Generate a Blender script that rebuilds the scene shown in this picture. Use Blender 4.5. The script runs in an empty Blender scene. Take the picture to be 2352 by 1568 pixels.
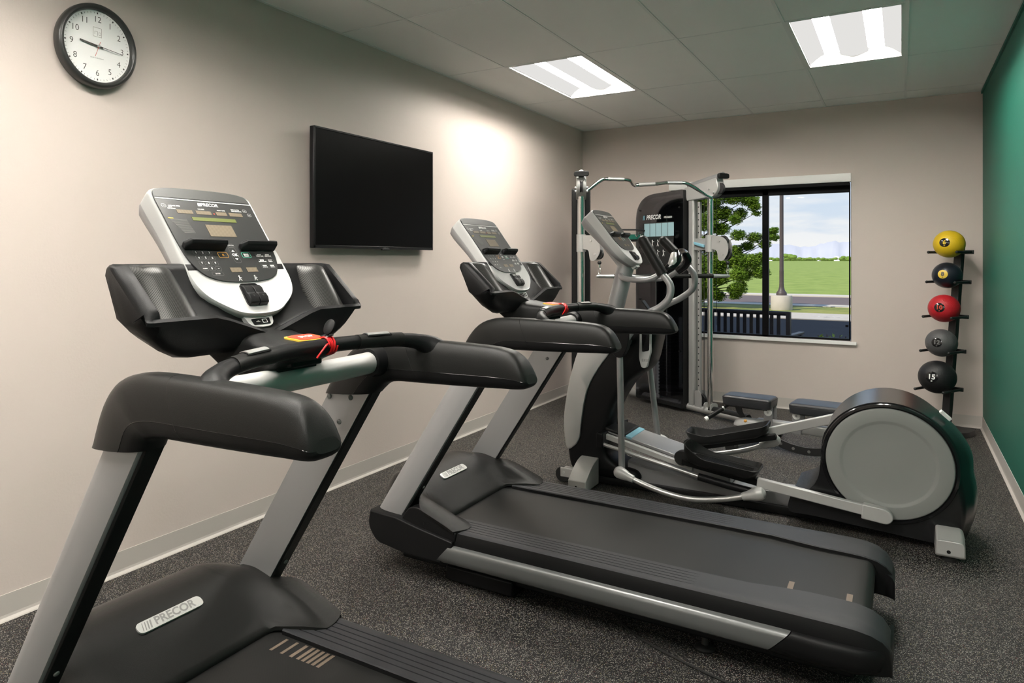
import bpy, bmesh, math, random
from mathutils import Vector, Matrix
random.seed(7)
PI = math.pi
D = bpy.data
COL = bpy.context.scene.collection
SC = bpy.context.scene

# ------------------------------------------------------------------ camera
RW, RL, RH = 3.459, 7.33, 2.764          # room width (x), far wall (y), ceiling height
RB = -5.0                                # wall behind the camera
cam = D.cameras.new('camera'); camo = D.objects.new('camera', cam); COL.objects.link(camo)
cam.sensor_width = 36.0; cam.lens = 1649.08*36/2352
cam.shift_x = (1176-1019.09)/2352; cam.shift_y = -(784-596.52)/2352
cam.clip_start = 0.02; cam.clip_end = 20000
camo.location = (2.899, 0, 1.3815); camo.rotation_euler = (PI/2, 0, 0.567797)
SC.camera = camo

# ------------------------------------------------------------------ world, sun, exposure
def nodes_of(m): return m.node_tree.nodes, m.node_tree.links
W = D.worlds.new('sky'); SC.world = W; W.use_nodes = True
n, l = nodes_of(W); n.clear()
out = n.new('ShaderNodeOutputWorld'); bg = n.new('ShaderNodeBackground')
tc = n.new('ShaderNodeTexCoord'); sp = n.new('ShaderNodeSeparateXYZ'); l.new(tc.outputs['Generated'], sp.inputs[0])
gr = n.new('ShaderNodeValToRGB'); e = gr.color_ramp.elements
e[0].position = 0.0; e[0].color = (.20, .19, .17, 1); e[1].position = 1.0; e[1].color = (.13, .30, .72, 1)
for p, c in ((.495, (.30, .28, .25, 1)), (.505, (.74, .81, .90, 1)), (.56, (.62, .76, .93, 1)), (.64, (.44, .64, .92, 1)), (.8, (.22, .42, .82, 1))):
    q = e.new(p); q.color = c
hf = n.new('ShaderNodeMath'); hf.operation = 'MULTIPLY_ADD'; hf.inputs[1].default_value = .5; hf.inputs[2].default_value = .5; l.new(sp.outputs[2], hf.inputs[0]); l.new(hf.outputs[0], gr.inputs[0])
mp = n.new('ShaderNodeMapping'); mp.inputs['Scale'].default_value = (5.5, 5.5, 30); mp.inputs['Location'].default_value = (3.1, .4, 0)
nz = n.new('ShaderNodeTexNoise'); nz.inputs['Scale'].default_value = 1.6; nz.inputs['Detail'].default_value = 10; nz.inputs['Roughness'].default_value = .55
cr = n.new('ShaderNodeValToRGB'); cr.color_ramp.elements[0].position = .42; cr.color_ramp.elements[1].position = .58
fd = n.new('ShaderNodeMapRange'); fd.inputs['From Min'].default_value = .10; fd.inputs['From Max'].default_value = .0; fd.inputs['To Min'].default_value = .25; fd.inputs['To Max'].default_value = 1.
l.new(sp.outputs[2], fd.inputs['Value']); ml = n.new('ShaderNodeMath'); ml.operation = 'MULTIPLY'
mx = n.new('ShaderNodeMix'); mx.data_type = 'RGBA'; mx.inputs['B'].default_value = (.98, .97, .96, 1)
l.new(tc.outputs['Generated'], mp.inputs['Vector']); l.new(mp.outputs[0], nz.inputs['Vector']); l.new(nz.outputs['Fac'], cr.inputs[0])
l.new(cr.outputs[0], ml.inputs[0]); l.new(fd.outputs[0], ml.inputs[1]); l.new(ml.outputs[0], mx.inputs['Factor']); l.new(gr.outputs[0], mx.inputs['A']); l.new(mx.outputs['Result'], bg.inputs[0]); l.new(bg.outputs[0], out.inputs[0])
bg.inputs[1].default_value = .92
sun = D.lights.new('sun', 'SUN'); suno = D.objects.new('sun', sun); COL.objects.link(suno)
sun.energy = 4.1; sun.angle = math.radians(.6); sun.color = (1, .95, .86)
suno.rotation_euler = Vector((.5, .88, -1.0)).to_track_quat('-Z', 'Y').to_euler(); suno.location = (-5, -5, 14)
vs = SC.view_settings; vs.view_transform = 'Standard'; vs.look = 'None'; vs.gamma = 1; vs.use_curve_mapping = False; vs.exposure = 0.15
LAMP = 82.0      # radiance of the fluorescent strips in the ceiling fixtures

# ------------------------------------------------------------------ materials
MT = {}
def mat(name, col=(.5, .5, .5), rough=.5, metal=0., bump=0., bscale=300., var=0., vscale=3., coat=0., emis=None, estr=0., trans=0., spec=None, ior=None):
    if name in MT: return MT[name]
    m = D.materials.new(name); m.use_nodes = True; n, l = nodes_of(m); b = n['Principled BSDF']
    b.inputs['Base Color'].default_value = (*col, 1); b.inputs['Roughness'].default_value = rough; b.inputs['Metallic'].default_value = metal
    if coat: b.inputs['Coat Weight'].default_value = coat; b.inputs['Coat Roughness'].default_value = .08
    if trans: b.inputs['Transmission Weight'].default_value = trans
    if spec is not None: b.inputs['Specular IOR Level'].default_value = spec
    if ior: b.inputs['IOR'].default_value = ior
    if emis: b.inputs['Emission Color'].default_value = (*emis, 1); b.inputs['Emission Strength'].default_value = estr
    t = None
    if bump or var: t = n.new('ShaderNodeTexCoord')
    if bump:
        z = n.new('ShaderNodeTexNoise'); z.inputs['Scale'].default_value = bscale; z.inputs['Detail'].default_value = 3
        bp = n.new('ShaderNodeBump'); bp.inputs['Strength'].default_value = bump; bp.inputs['Distance'].default_value = .002
        l.new(t.outputs['Object'], z.inputs['Vector']); l.new(z.outputs['Fac'], bp.inputs['Height']); l.new(bp.outputs[0], b.inputs['Normal'])
    if var:
        z = n.new('ShaderNodeTexNoise'); z.inputs['Scale'].default_value = vscale; z.inputs['Detail'].default_value = 5
        r = n.new('ShaderNodeMapRange'); r.inputs['To Min'].default_value = 1-var; r.inputs['To Max'].default_value = 1+var
        mm = n.new('ShaderNodeMix'); mm.data_type = 'RGBA'; mm.blend_type = 'MULTIPLY'; mm.inputs['Factor'].default_value = 1; mm.inputs['A'].default_value = (*col, 1)
        l.new(t.outputs['Object'], z.inputs['Vector']); l.new(z.outputs['Fac'], r.inputs['Value']); l.new(r.outputs[0], mm.inputs['B']); l.new(mm.outputs['Result'], b.inputs['Base Color'])
    MT[name] = m; return m
mat('wall_paint', (.62, .54, .495), .62, bump=.25, bscale=90, var=.02, vscale=2)
mat('green_paint', (.014, .125, .088), .5, bump=.3, bscale=60, var=.05, vscale=2, spec=.25)
mat('ceiling_tile', (.93, .925, .91), .9, bump=.5, bscale=260, var=.015, vscale=4)
mat('grid_white', (.84, .84, .83), .4)
mat('cove_base', (.50, .465, .43), .45, var=.03)
mat('trim_white', (.88, .87, .85), .4)
mat('black_plastic', (.0085, .0085, .009), .36, bump=.25, bscale=900, spec=.17)
mat('charcoal_plastic', (.0135, .0135, .0135), .36, bump=.3, bscale=800, spec=.17)
mat('hood_plastic', (.0125, .0125, .012), .27, bump=.3, bscale=1000, spec=.17)
mat('gloss_black', (.008, .008, .009), .12)
mat('soft_grip', (.0125, .0125, .012), .33, bump=.25, bscale=900, spec=.17)
mat('silver_paint', (.34, .34, .345), .42, metal=.5, bump=.08, bscale=1500)
mat('silver_plastic', (.46, .46, .455), .42, bump=.1, bscale=1200)
mat('light_silver', (.50, .495, .485), .38, metal=.25, bump=.1, bscale=1200)
mat('grey_disc', (.25, .255, .245), .5, bump=.15, bscale=1200)
mat('chrome', (.80, .80, .79), .09, metal=1)
mat('steel', (.60, .60, .59), .36, metal=.85)
mat('rubber', (.012, .012, .012), .6)
mat('console_panel', (.026, .027, .027), .34, coat=.15)
mat('console_header', (.045, .046, .045), .4)
mat('white_print', (.78, .78, .76), .5)
mat('grey_print', (.16, .16, .155), .5)
mat('key_black', (.034, .034, .034), .35)
mat('amber_line', (.75, .36, .06), .45)
mat('green_line', (.10, .55, .38), .45)
mat('red_print', (.62, .06, .03), .4)
mat('yellow_print', (.75, .52, .06), .4)
mat('lcd_amber', (.16, .125, .085), .3)
mat('lcd_green', (.13, .15, .045), .3)
mat('badge', (.62, .615, .60), .3, metal=.35)
mat('badge_text', (.25, .245, .24), .4)
mat('red_cord', (.62, .012, .014), .3)
mat('tv_screen', (.0025, .0025, .0028), .3, spec=.08)
mat('tv_frame', (.010, .010, .011), .3, spec=.3)
mat('clock_rim', (.030, .031, .030), .33)
mat('clock_face', (.90, .90, .89), .5)
mat('clock_print', (.08, .075, .07), .5)
mat('leather', (.030, .032, .036), .34, bump=.35, bscale=350)
mat('fts_silver', (.42, .42, .41), .38, metal=.35)
mat('light_blue', (.20, .42, .52), .4)
mat('cable_black', (.01, .01, .01), .5)
mat('rack_black', (.013, .013, .014), .45)
mat('window_black', (.004, .004, .005), .5, spec=.1)
mat('trim_silver', (.16, .165, .165), .30, metal=.45)
mat('rail_top_sheen', (.030, .031, .035), .42, bump=.3, bscale=900, spec=.28)  # rail tops coloured lighter and bluish for the window's reflection
mat('housing_gloss', (.010, .010, .011), .24, bump=.1, bscale=900, spec=.45)
mat('photo_blue', (.36, .55, .60), .4)
mat('belt_marks', (.16, .12, .09), .6)
mat('concrete', (.56, .50, .42), .9, var=.15, vscale=6)
mat('curb', (.62, .55, .44), .9, var=.1, vscale=.6)
mat('asphalt', (.048, .040, .038), .95, var=.15, vscale=2)
mat('road', (.155, .115, .105), .95, var=.08, vscale=.3)
mat('pole_paint', (.085, .065, .06), .5)
mat('bark', (.05, .035, .025), .9)
mat('hazed_mountain', (.60, .585, .60), 1., var=.05, vscale=.002)  # distance haze is put into the pale base colour
mat('brick', (.30, .22, .17), .9)
mat('bench_metal', (.012, .013, .02), .4)
mat('white_paint_road', (.7, .66, .58), .8)

def floor_material():
    m = D.materials.new('speckled_rubber'); m.use_nodes = True; n, l = nodes_of(m); b = n['Principled BSDF']
    t = n.new('ShaderNodeTexCoord')
    def flecks(scale, lo, rad, seed):
        mp = n.new('ShaderNodeMapping'); mp.inputs['Location'].default_value = (seed, seed*.7, 0); mp.inputs['Rotation'].default_value = (0, 0, seed)
        wz = n.new('ShaderNodeTexNoise'); wz.inputs['Scale'].default_value = scale*1.6; ad = n.new('ShaderNodeVectorMath'); ad.operation = 'MULTIPLY_ADD'
        ad.inputs[1].default_value = (.6/scale,)*3
        v = n.new('ShaderNodeTexVoronoi'); v.voronoi_dimensions = '2D'; v.inputs['Scale'].default_value = scale
        l.new(t.outputs['Object'], mp.inputs[0]); l.new(mp.outputs[0], wz.inputs['Vector']); l.new(wz.outputs['Color'], ad.inputs[0]); l.new(mp.outputs[0], ad.inputs[2]); l.new(ad.outputs[0], v.inputs['Vector'])
        sp = n.new('ShaderNodeSeparateColor'); l.new(v.outputs['Color'], sp.inputs[0])
        g = n.new('ShaderNodeMath'); g.operation = 'GREATER_THAN'; g.inputs[1].default_value = lo; l.new(sp.outputs[0], g.inputs[0])
        d = n.new('ShaderNodeMath'); d.operation = 'LESS_THAN'; d.inputs[1].default_value = rad; l.new(v.outputs['Distance'], d.inputs[0])
        f = n.new('ShaderNodeMath'); f.operation = 'MULTIPLY'; l.new(g.outputs[0], f.inputs[0]); l.new(d.outputs[0], f.inputs[1])
        return f, sp
    f1, s1 = flecks(340, .74, .42, 0.3); f2, s2 = flecks(230, .90, .34, 2.1)
    cr1 = n.new('ShaderNodeValToRGB'); e = cr1.color_ramp.elements
    e[0].position = 0; e[0].color = (.34, .32, .29, 1); e[1].position = .45; e[1].color = (.16, .15, .14, 1)
    for p, c in ((.72, (.36, .33, .29, 1)), (.86, (.30, .25, .11, 1)), (.93, (.22, .05, .05, 1)), (.97, (.14, .16, .07, 1))):
        q = e.new(p); q.color = c
    cr1.color_ramp.interpolation = 'CONSTANT'
    l.new(s1.outputs[1], cr1.inputs[0])
    m1 = n.new('ShaderNodeMix'); m1.data_type = 'RGBA'; m1.inputs['A'].default_value = (.0095, .0092, .0098, 1)
    l.new(f1.outputs[0], m1.inputs['Factor']); l.new(cr1.outputs[0], m1.inputs['B'])
    m2 = n.new('ShaderNodeMix'); m2.data_type = 'RGBA'; m2.inputs['B'].default_value = (.40, .37, .33, 1)
    l.new(f2.outputs[0], m2.inputs['Factor']); l.new(m1.outputs['Result'], m2.inputs['A']); l.new(m2.outputs['Result'], b.inputs['Base Color'])
    b.inputs['Roughness'].default_value = .6; b.inputs['Specular IOR Level'].default_value = .28
    z = n.new('ShaderNodeTexNoise'); z.inputs['Scale'].default_value = 420; bp = n.new('ShaderNodeBump'); bp.inputs['Strength'].default_value = .5; bp.inputs['Distance'].default_value = .0015
    l.new(t.outputs['Object'], z.inputs['Vector']); l.new(z.outputs['Fac'], bp.inputs['Height']); l.new(bp.outputs[0], b.inputs['Normal'])
    MT['floor'] = m
floor_material()

def dot_material(name, base, dot, scale, rad, rough=.3, axes='yz', metal=0.):
    m = D.materials.new(name); m.use_nodes = True; n, l = nodes_of(m); b = n['Principled BSDF']
    t = n.new('ShaderNodeTexCoord'); mp = n.new('ShaderNodeMapping'); mp.inputs['Rotation'].default_value = (0, 0, PI/4)
    s = n.new('ShaderNodeSeparateXYZ'); c = n.new('ShaderNodeCombineXYZ'); l.new(t.outputs['Object'], s.inputs[0])
    l.new(s.outputs['XYZ'.index(axes[0].upper())], c.inputs[0]); l.new(s.outputs['XYZ'.index(axes[1].upper())], c.inputs[1]); l.new(c.outputs[0], mp.inputs[0])
    v = n.new('ShaderNodeTexVoronoi'); v.voronoi_dimensions = '2D'; v.inputs['Scale'].default_value = scale; v.inputs['Randomness'].default_value = 0; l.new(mp.outputs[0], v.inputs['Vector'])
    d = n.new('ShaderNodeMath'); d.operation = 'LESS_THAN'; d.inputs[1].default_value = rad; l.new(v.outputs['Distance'], d.inputs[0])
    x = n.new('ShaderNodeMix'); x.data_type = 'RGBA'; x.inputs['A'].default_value = (*base, 1); x.inputs['B'].default_value = (*dot, 1); l.new(d.outputs[0], x.inputs['Factor']); l.new(x.outputs['Result'], b.inputs['Base Color'])
    b.inputs['Roughness'].default_value = rough; b.inputs['Metallic'].default_value = metal
    b.inputs['Specular IOR Level'].default_value = .22; MT[name] = m
dot_material('speaker_mesh', (.055, .054, .052), (.006, .006, .006), 330, .33, .33, 'yz', .3)
dot_material('belt_weave', (.014, .014, .0138), (.024, .024, .0235), 420, .3, .44, 'xy')
dot_material('lcd_dots', (.20, .165, .12), (.12, .095, .065), 300, .3, .35, 'yz')

def glass_mat(name, col, rough=0., alpha=1.):
    m = D.materials.new(name); m.use_nodes = True; n, l = nodes_of(m); n.clear()
    o = n.new('ShaderNodeOutputMaterial'); t = n.new('ShaderNodeBsdfTransparent'); t.inputs[0].default_value = (*col, 1)
    g = n.new('ShaderNodeBsdfGlossy'); g.inputs['Roughness'].default_value = max(rough, .01); f = n.new('ShaderNodeFresnel'); f.inputs[0].default_value = 1.45
    k = n.new('ShaderNodeMath'); k.operation = 'MULTIPLY'; k.inputs[1].default_value = alpha; l.new(f.outputs[0], k.inputs[0]); x = n.new('ShaderNodeMixShader'); l.new(k.outputs[0], x.inputs[0]); l.new(t.outputs[0], x.inputs[1]); l.new(g.outputs[0], x.inputs[2]); l.new(x.outputs[0], o.inputs[0]); MT[name] = m
glass_mat('window_glass', (.97, .975, .975), 0., .2); glass_mat('smoked_shroud', (.80, .81, .84), .06, .6)

def grass_material():
    for nm, a, b_, c_ in (('field_grass', (.17, .25, .025), (.29, .36, .055), (.37, .40, .11)), ('verge_grass', (.10, .16, .02), (.30, .30, .06), (.38, .34, .12))):
        m = D.materials.new(nm); m.use_nodes = True; n, l = nodes_of(m); b = n['Principled BSDF']
        t = n.new('ShaderNodeTexCoord'); mp = n.new('ShaderNodeMapping'); mp.inputs['Scale'].default_value = (1, .6, 1)
        z = n.new('ShaderNodeTexNoise'); z.inputs['Scale'].default_value = .9; z.inputs['Detail'].default_value = 12; z.inputs['Roughness'].default_value = .75
        r = n.new('ShaderNodeValToRGB'); e = r.color_ramp.elements; e[0].position = .3; e[0].color = (*a, 1); e[1].position = .55; e[1].color = (*b_, 1); q = e.new(.75); q.color = (*c_, 1)
        l.new(t.outputs['Object'], mp.inputs[0]); l.new(mp.outputs[0], z.inputs['Vector']); l.new(z.outputs['Fac'], r.inputs[0]); l.new(r.outputs[0], b.inputs['Base Color']); b.inputs['Roughness'].default_value = .9
        MT[nm] = m
    for nm, c1, c2 in (('leaf_green', (.085, .21, .012), (.38, .52, .07)), ('blade_green', (.17, .26, .06), (.56, .60, .36))):
        m = D.materials.new(nm); m.use_nodes = True; n, l = nodes_of(m); b = n['Principled BSDF']
        t = n.new('ShaderNodeTexCoord'); z = n.new('ShaderNodeTexNoise'); z.inputs['Scale'].default_value = 3.0 if nm == 'leaf_green' else 9.0; z.inputs['Detail'].default_value = 8; z.inputs['Roughness'].default_value = .8
        r = n.new('ShaderNodeValToRGB'); e = r.color_ramp.elements; e[0].position = .35; e[0].color = (*c1, 1); e[1].position = .65; e[1].color = (*c2, 1)
        l.new(t.outputs['Object'], z.inputs['Vector']); l.new(z.outputs['Fac'], r.inputs[0]); l.new(r.outputs[0], b.inputs['Base Color']); b.inputs['Roughness'].default_value = .55
        tr = n.new('ShaderNodeBsdfTranslucent'); l.new(r.outputs[0], tr.inputs[0]); ms = n.new('ShaderNodeMixShader'); ms.inputs[0].default_value = .35
        o = n['Material Output']; l.new(b.outputs[0], ms.inputs[1]); l.new(tr.outputs[0], ms.inputs[2]); l.new(ms.outputs[0], o.inputs[0]); MT[nm] = m
grass_material()
def emit_mat(name, col, s):
    m = D.materials.new(name); m.use_nodes = True; n, l = nodes_of(m); n.clear(); o = n.new('ShaderNodeOutputMaterial'); e = n.new('ShaderNodeEmission')
    e.inputs[0].default_value = (*col, 1); e.inputs[1].default_value = s; l.new(e.outputs[0], o.inputs[0]); MT[name] = m
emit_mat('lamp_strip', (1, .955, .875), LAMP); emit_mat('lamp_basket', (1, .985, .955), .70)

# ------------------------------------------------------------------ mesh helpers
class G:
    """collects geometry of ONE object"""
    def __init__(s): s.v = []; s.f = []; s.m = []
    def add(s, vs, fs, m=0):
        o = len(s.v); s.v += [tuple(v) for v in vs]; s.f += [tuple(i+o for i in f) for f in fs]; s.m += [m]*len(fs); return s
    def quad(s, a, b, c, d, m=0): return s.add([a, b, c, d], [(0, 1, 2, 3)], m)
    def box(s, x0, x1, y0, y1, z0, z1, m=0):
        v = [(x, y, z) for x in (x0, x1) for y in (y0, y1) for z in (z0, z1)]
        return s.add(v, [(0, 1, 3, 2), (4, 6, 7, 5), (0, 4, 5, 1), (2, 3, 7, 6), (0, 2, 6, 4), (1, 5, 7, 3)], m)
    def obox(s, c, ax, ay, az, m=0):
        c, ax, ay, az = map(Vector, (c, ax, ay, az))
        v = [c+ax*i+ay*j+az*k for i in (-1, 1) for j in (-1, 1) for k in (-1, 1)]
        return s.add(v, [(0, 1, 3, 2), (4, 6, 7, 5), (0, 4, 5, 1), (2, 3, 7, 6), (0, 2, 6, 4), (1, 5, 7, 3)], m)
    def beam(s, p0, p1, w, h, up=(0, 0, 1), m=0):
        p0, p1, up = map(Vector, (p0, p1, up)); d = p1-p0; side = d.cross(up).normalized(); u = side.cross(d).normalized()
        return s.obox((p0+p1)/2, d/2, side*(w/2), u*(h/2), m)
    def prism(s, pts, a, b, plane='xz', m=0):
        """pts: 2D outline, extruded along the missing axis from a to b"""
        def P(p, t):
            return {'xz': (p[0], t, p[1]), 'yz': (t, p[0], p[1]), 'xy': (p[0], p[1], t)}[plane]
        k = len(pts); v = [P(p, a) for p in pts]+[P(p, b) for p in pts]
        return s.add(v, [tuple(range(k-1, -1, -1)), tuple(range(k, 2*k))]+[(i, (i+1) % k, k+(i+1) % k, k+i) for i in range(k)], m)
    def loft(s, secs, cap=True, closed=True, m=0, loop=False):
        k = len(secs[0]); v = [p for q in secs for p in q]; f = []
        for i in range(len(secs)-(0 if loop else 1)):
            a = i*k; b = ((i+1) % len(secs))*k
            for j in range(k if closed else k-1): f.append((a+j, a+(j+1) % k, b+(j+1) % k, b+j))
        if cap and not loop: f += [tuple(range(k-1, -1, -1)), tuple(range((len(secs)-1)*k, len(secs)*k))]
        return s.add(v, f, m)
    def tube(s, pts, r, seg=14, smooth=True, m=0, flat=1., n=6, loop=False):
        P = [Vector(p) for p in pts]
        if smooth and len(P) > 2: P = catmull(P, n, loop)
        R = r if isinstance(r, (list, tuple)) else None
        t0 = None; secs = []; nrm = None; K = len(P)
        for i, p in enumerate(P):
            a = P[(i-1) % K] if loop else P[max(i-1, 0)]; b = P[(i+1) % K] if loop else P[min(i+1, K-1)]
            t = (b-a).normalized()
            if nrm is None:
                nrm = t.cross(Vector((0, 0, 1)) if abs(t.z) < .9 else Vector((1, 0, 0))).normalized()
            else:
                nrm = (nrm - t*nrm.dot(t)).normalized()
            bi = t.cross(nrm)
            if R:
                q = i/(K-1)*(len(R)-1); j = min(int(q), len(R)-2); rr = R[j]+(R[j+1]-R[j])*(q-j)
            else: rr = r
            secs.append([p+nrm*math.cos(2*PI*k/seg)*rr+bi*math.sin(2*PI*k/seg)*rr*flat for k in range(seg)])
        return s.loft(secs, m=m, loop=loop)
    def cyl(s, p0, p1, r, seg=24, r2=None, m=0): return s.tube([p0, p1], [r, r if r2 is None else r2], seg, False, m)
    def sphere(s, c, r, seg=24, rings=14, sc=(1, 1, 1), m=0):
        c = Vector(c); v = [c+Vector((0, 0, r*sc[2]))]
        for i in range(1, rings):
            a = PI*i/rings
            for j in range(seg): v.append(c+Vector((r*sc[0]*math.sin(a)*math.cos(2*PI*j/seg), r*sc[1]*math.sin(a)*math.sin(2*PI*j/seg), r*sc[2]*math.cos(a))))
        v.append(c-Vector((0, 0, r*sc[2]))); L = len(v)-1; f = [(0, 1+j, 1+(j+1) % seg) for j in range(seg)]
        for i in range(rings-2):
            for j in range(seg):
                a = 1+i*seg; b = a+seg; f.append((a+j, b+j, b+(j+1) % seg, a+(j+1) % seg))
        a = 1+(rings-2)*seg; f += [(a+j, L, a+(j+1) % seg) for j in range(seg)]
        return s.add(v, f, m)
    def lathe(s, prof, c, axis, up=None, seg=48, m=0):
        """prof: (radius, distance along axis)"""
        c = Vector(c); ax = Vector(axis).normalized(); u = ax.orthogonal().normalized(); w = ax.cross(u); secs = []
        for r, h in prof: secs.append([c+ax*h+u*math.cos(2*PI*k/seg)*r+w*math.sin(2*PI*k/seg)*r for k in range(seg)])
        return s.loft(secs, m=m)
    def text(s, body, size, o, right, up, ext=.0006, shear=0., bold=0., align='CENTER', m=0, sx=1.):
        cu = D.curves.new('t', 'FONT'); cu.body = body; cu.size = size; cu.align_x = align; cu.align_y = 'CENTER'; cu.shear = shear; cu.offset = bold; cu.resolution_u = 3
        ob = D.objects.new('t', cu); me = D.meshes.new_from_object(ob); o, right, up = map(Vector, (o, right, up)); right.normalize(); up.normalize(); nn = right.cross(up)
        s.add([o+right*(v.co.x*sx)+up*v.co.y+nn*(v.co.z+ext) for v in me.vertices], [tuple(p.vertices) for p in me.polygons], m)
        D.objects.remove(ob); D.curves.remove(cu); D.meshes.remove(me); return s
    def build(s, name, mats, parent=None, smooth=True, ang=35, bevel=0., seg=2, loc=None, sub=0, label=None, cat=None, group=None, kind=None):
        me = D.meshes.new(name); me.from_pydata(s.v, [], s.f)
        for mm in (mats if isinstance(mats, (list, tuple)) else [mats]): me.materials.append(MT[mm])
        for p, mi in zip(me.polygons, s.m): p.material_index = mi
        bm = bmesh.new(); bm.from_mesh(me); bmesh.ops.recalc_face_normals(bm, faces=bm.faces); bm.to_mesh(me); bm.free()
        if smooth:
            me.polygons.foreach_set('use_smooth', [True]*len(me.polygons)); me.set_sharp_from_angle(angle=math.radians(ang))
        ob = D.objects.new(name, me); COL.objects.link(ob)
        if parent is not None: ob.parent = parent
        if loc: ob.location = loc
        if bevel:
            b = ob.modifiers.new('bevel', 'BEVEL'); b.width = bevel; b.segments = seg; b.limit_method = 'ANGLE'; b.angle_limit = math.radians(40); b.harden_normals = False
        if sub: q = ob.modifiers.new('sub', 'SUBSURF'); q.levels = sub; q.render_levels = sub
        tag(ob, label, cat, group, kind); return ob
def tag(o, label=None, cat=None, group=None, kind=None):
    if label: o['label'] = label
    if cat: o['category'] = cat
    if group: o['group'] = group
    if kind: o['kind'] = kind
    return o
def catmull(P, n=6, loop=False):
    P = [Vector(p) for p in P]; K = len(P); out = []
    for i in range(K if loop else K-1):
        if loop: p0, p1, p2, p3 = P[(i-1) % K], P[i], P[(i+1) % K], P[(i+2) % K]
        else: p0, p1, p2, p3 = P[max(i-1, 0)], P[i], P[i+1], P[min(i+2, K-1)]
        for k in range(n):
            t = k/n; out.append(.5*((2*p1)+(p2-p0)*t+(2*p0-5*p1+4*p2-p3)*t*t+(3*p1-p0-3*p2+p3)*t**3))
    if not loop: out.append(P[-1])
    return out
def cat2(pts, n=6, loop=True): return [(p.x, p.y) for p in catmull([Vector((a, b, 0)) for a, b in pts], n, loop)]
def roundpoly(pts, r, n=5):
    """round the corners of a polygon (2D). r number or list"""
    out = []; K = len(pts)
    for i in range(K):
        p = Vector(pts[i]); a = Vector(pts[i-1]); b = Vector(pts[(i+1) % K]); rr = r[i] if isinstance(r, (list, tuple)) else r
        u = (a-p); w = (b-p); q = min(rr, u.length*.48, w.length*.48)
        if q < 1e-5: out.append(tuple(p)); continue
        s0 = p+u.normalized()*q; s1 = p+w.normalized()*q
        for k in range(n+1):
            t = k/n; out.append(tuple((1-t)**2*s0+2*t*(1-t)*p+t*t*s1))
    return out
def empty(name, loc, label, cat, group=None, rz=0.):
    o = D.objects.new(name, None); COL.objects.link(o); o.location = loc; o.rotation_euler = (0, 0, rz); o.empty_display_size = .1
    return tag(o, label, cat, group)
def kids(o): return [c for c in D.objects if c.parent == o]
def copy_tree(o, parent=None):
    c = o.copy(); COL.objects.link(c); c.parent = parent
    for ch in kids(o): copy_tree(ch, c)
    return c
def superell(cx, cy, rx, ry, e=3., n=28):
    out = []
    for k in range(n):
        a = 2*PI*k/n; c, s_ = math.cos(a), math.sin(a)
        out.append((cx+rx*math.copysign(abs(c)**(2/e), c), cy+ry*math.copysign(abs(s_)**(2/e), s_)))
    return out

# ================================================================== ROOM
TX, TY = .488, 3.3635; A = .6096; Bd = 1.2192
ys = []; y = TY
while y > RB: y -= Bd
ys = [RB]+[y+Bd*k for k in range(0, 12) if RB < y+Bd*k < RL]+[RL]
xs = [0]+[TX+A*k for k in range(5)]+[RW]
FIX = [(TX, TY+Bd), (TX+3*A, TY+Bd), (TX+A, TY-2*Bd), (TX+3*A, TY-3*Bd), (TX, TY-3*Bd), (TX, TY-6*Bd), (TX+3*A, TY-6*Bd)]  # last three are unseen, added for fill and a brighter clock wall
def is_fix(x0, y0): return any(abs(x0-a) < .01 and abs(y0-b) < .01 for a, b in FIX)
g = G().box(-.15, RW+.15, RB-.15, RL+.25, -.12, 0); g.build('floor', 'floor', kind='structure', smooth=False)
g = G()
for i in range(len(xs)-1):
    for j in range(len(ys)-1):
        if is_fix(xs[i], ys[j]): continue
        g.box(xs[i]+.0055, xs[i+1]-.0055, ys[j]+.0055, ys[j+1]-.0055, RH+.002, RH+.016)
ceil_ = g.build('ceiling', 'ceiling_tile', kind='structure', smooth=False)
g = G()
for x in xs[1:-1]: g.box(x-.0085, x+.0085, RB, RL, RH-.0015, RH+.004)
for y in ys[1:-1]:
    for i in range(len(xs)-1): g.box(xs[i]+.0085, xs[i+1]-.0085, y-.005, y+.005, RH+.0002, RH+.0045)
g.box(0, .018, RB, RL, RH-.001, RH+.004); g.box(RW-.018, RW, RB, RL, RH-.001, RH+.004); g.box(0, RW, RL-.018, RL, RH-.001, RH+.004)
g.build('grid_bars', 'grid_white', parent=ceil_, smooth=False)
# window opening in the far wall
WX0, WX1, WZ0, WZ1 = .95, 2.521, .655, 2.10
def wall_far():
    g = G()
    for a, b, c, d in ((-.15, WX0, -.12, 3.2), (WX1, RW+.15, -.12, 3.2), (WX0, WX1, -.12, WZ0), (WX0, WX1, WZ1, 3.2)): g.box(a, b, RL, RL+.18, c, d)
    g.build('wall_far', 'wall_paint', kind='structure', smooth=False)
    g = G()
    for a, b, c, d in ((-14, WX0, -.5, 12.4), (WX1, 12, -.5, 12.4), (WX0, WX1, -.5, WZ0-.02), (WX0, WX1, WZ1, 12.4)): g.box(a, b, RL+.182, RL+.30, c, d)
    g.build('wall_exterior', 'brick', kind='structure', smooth=False)
wall_far()
G().box(-.15, -.0, RB-.15, RL, -.12, 3.2).build('wall_left', 'wall_paint', kind='structure', smooth=False)
G().box(RW, RW+.15, RB-.15, RL, -.12, 3.2).build('wall_right', 'green_paint', kind='structure', smooth=False)
G().box(0, RW, RB-.15, RB, -.12, 3.2).build('wall_back', 'wall_paint', kind='structure', smooth=False)
G().box(-14, 12, -14, RL+.30, 12.4, 12.6).build('roof', 'brick', kind='structure', smooth=False)
G().box(-.15, RW+.15, RB-.15, RL+.18, 3.2, 3.3).build('ceiling_slab', 'brick', kind='structure', smooth=False)
G().box(RW-.012, RW, RB, RL, RH-.022, RH-.001).build('trim_1', 'green_paint', kind='structure', smooth=False)
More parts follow.
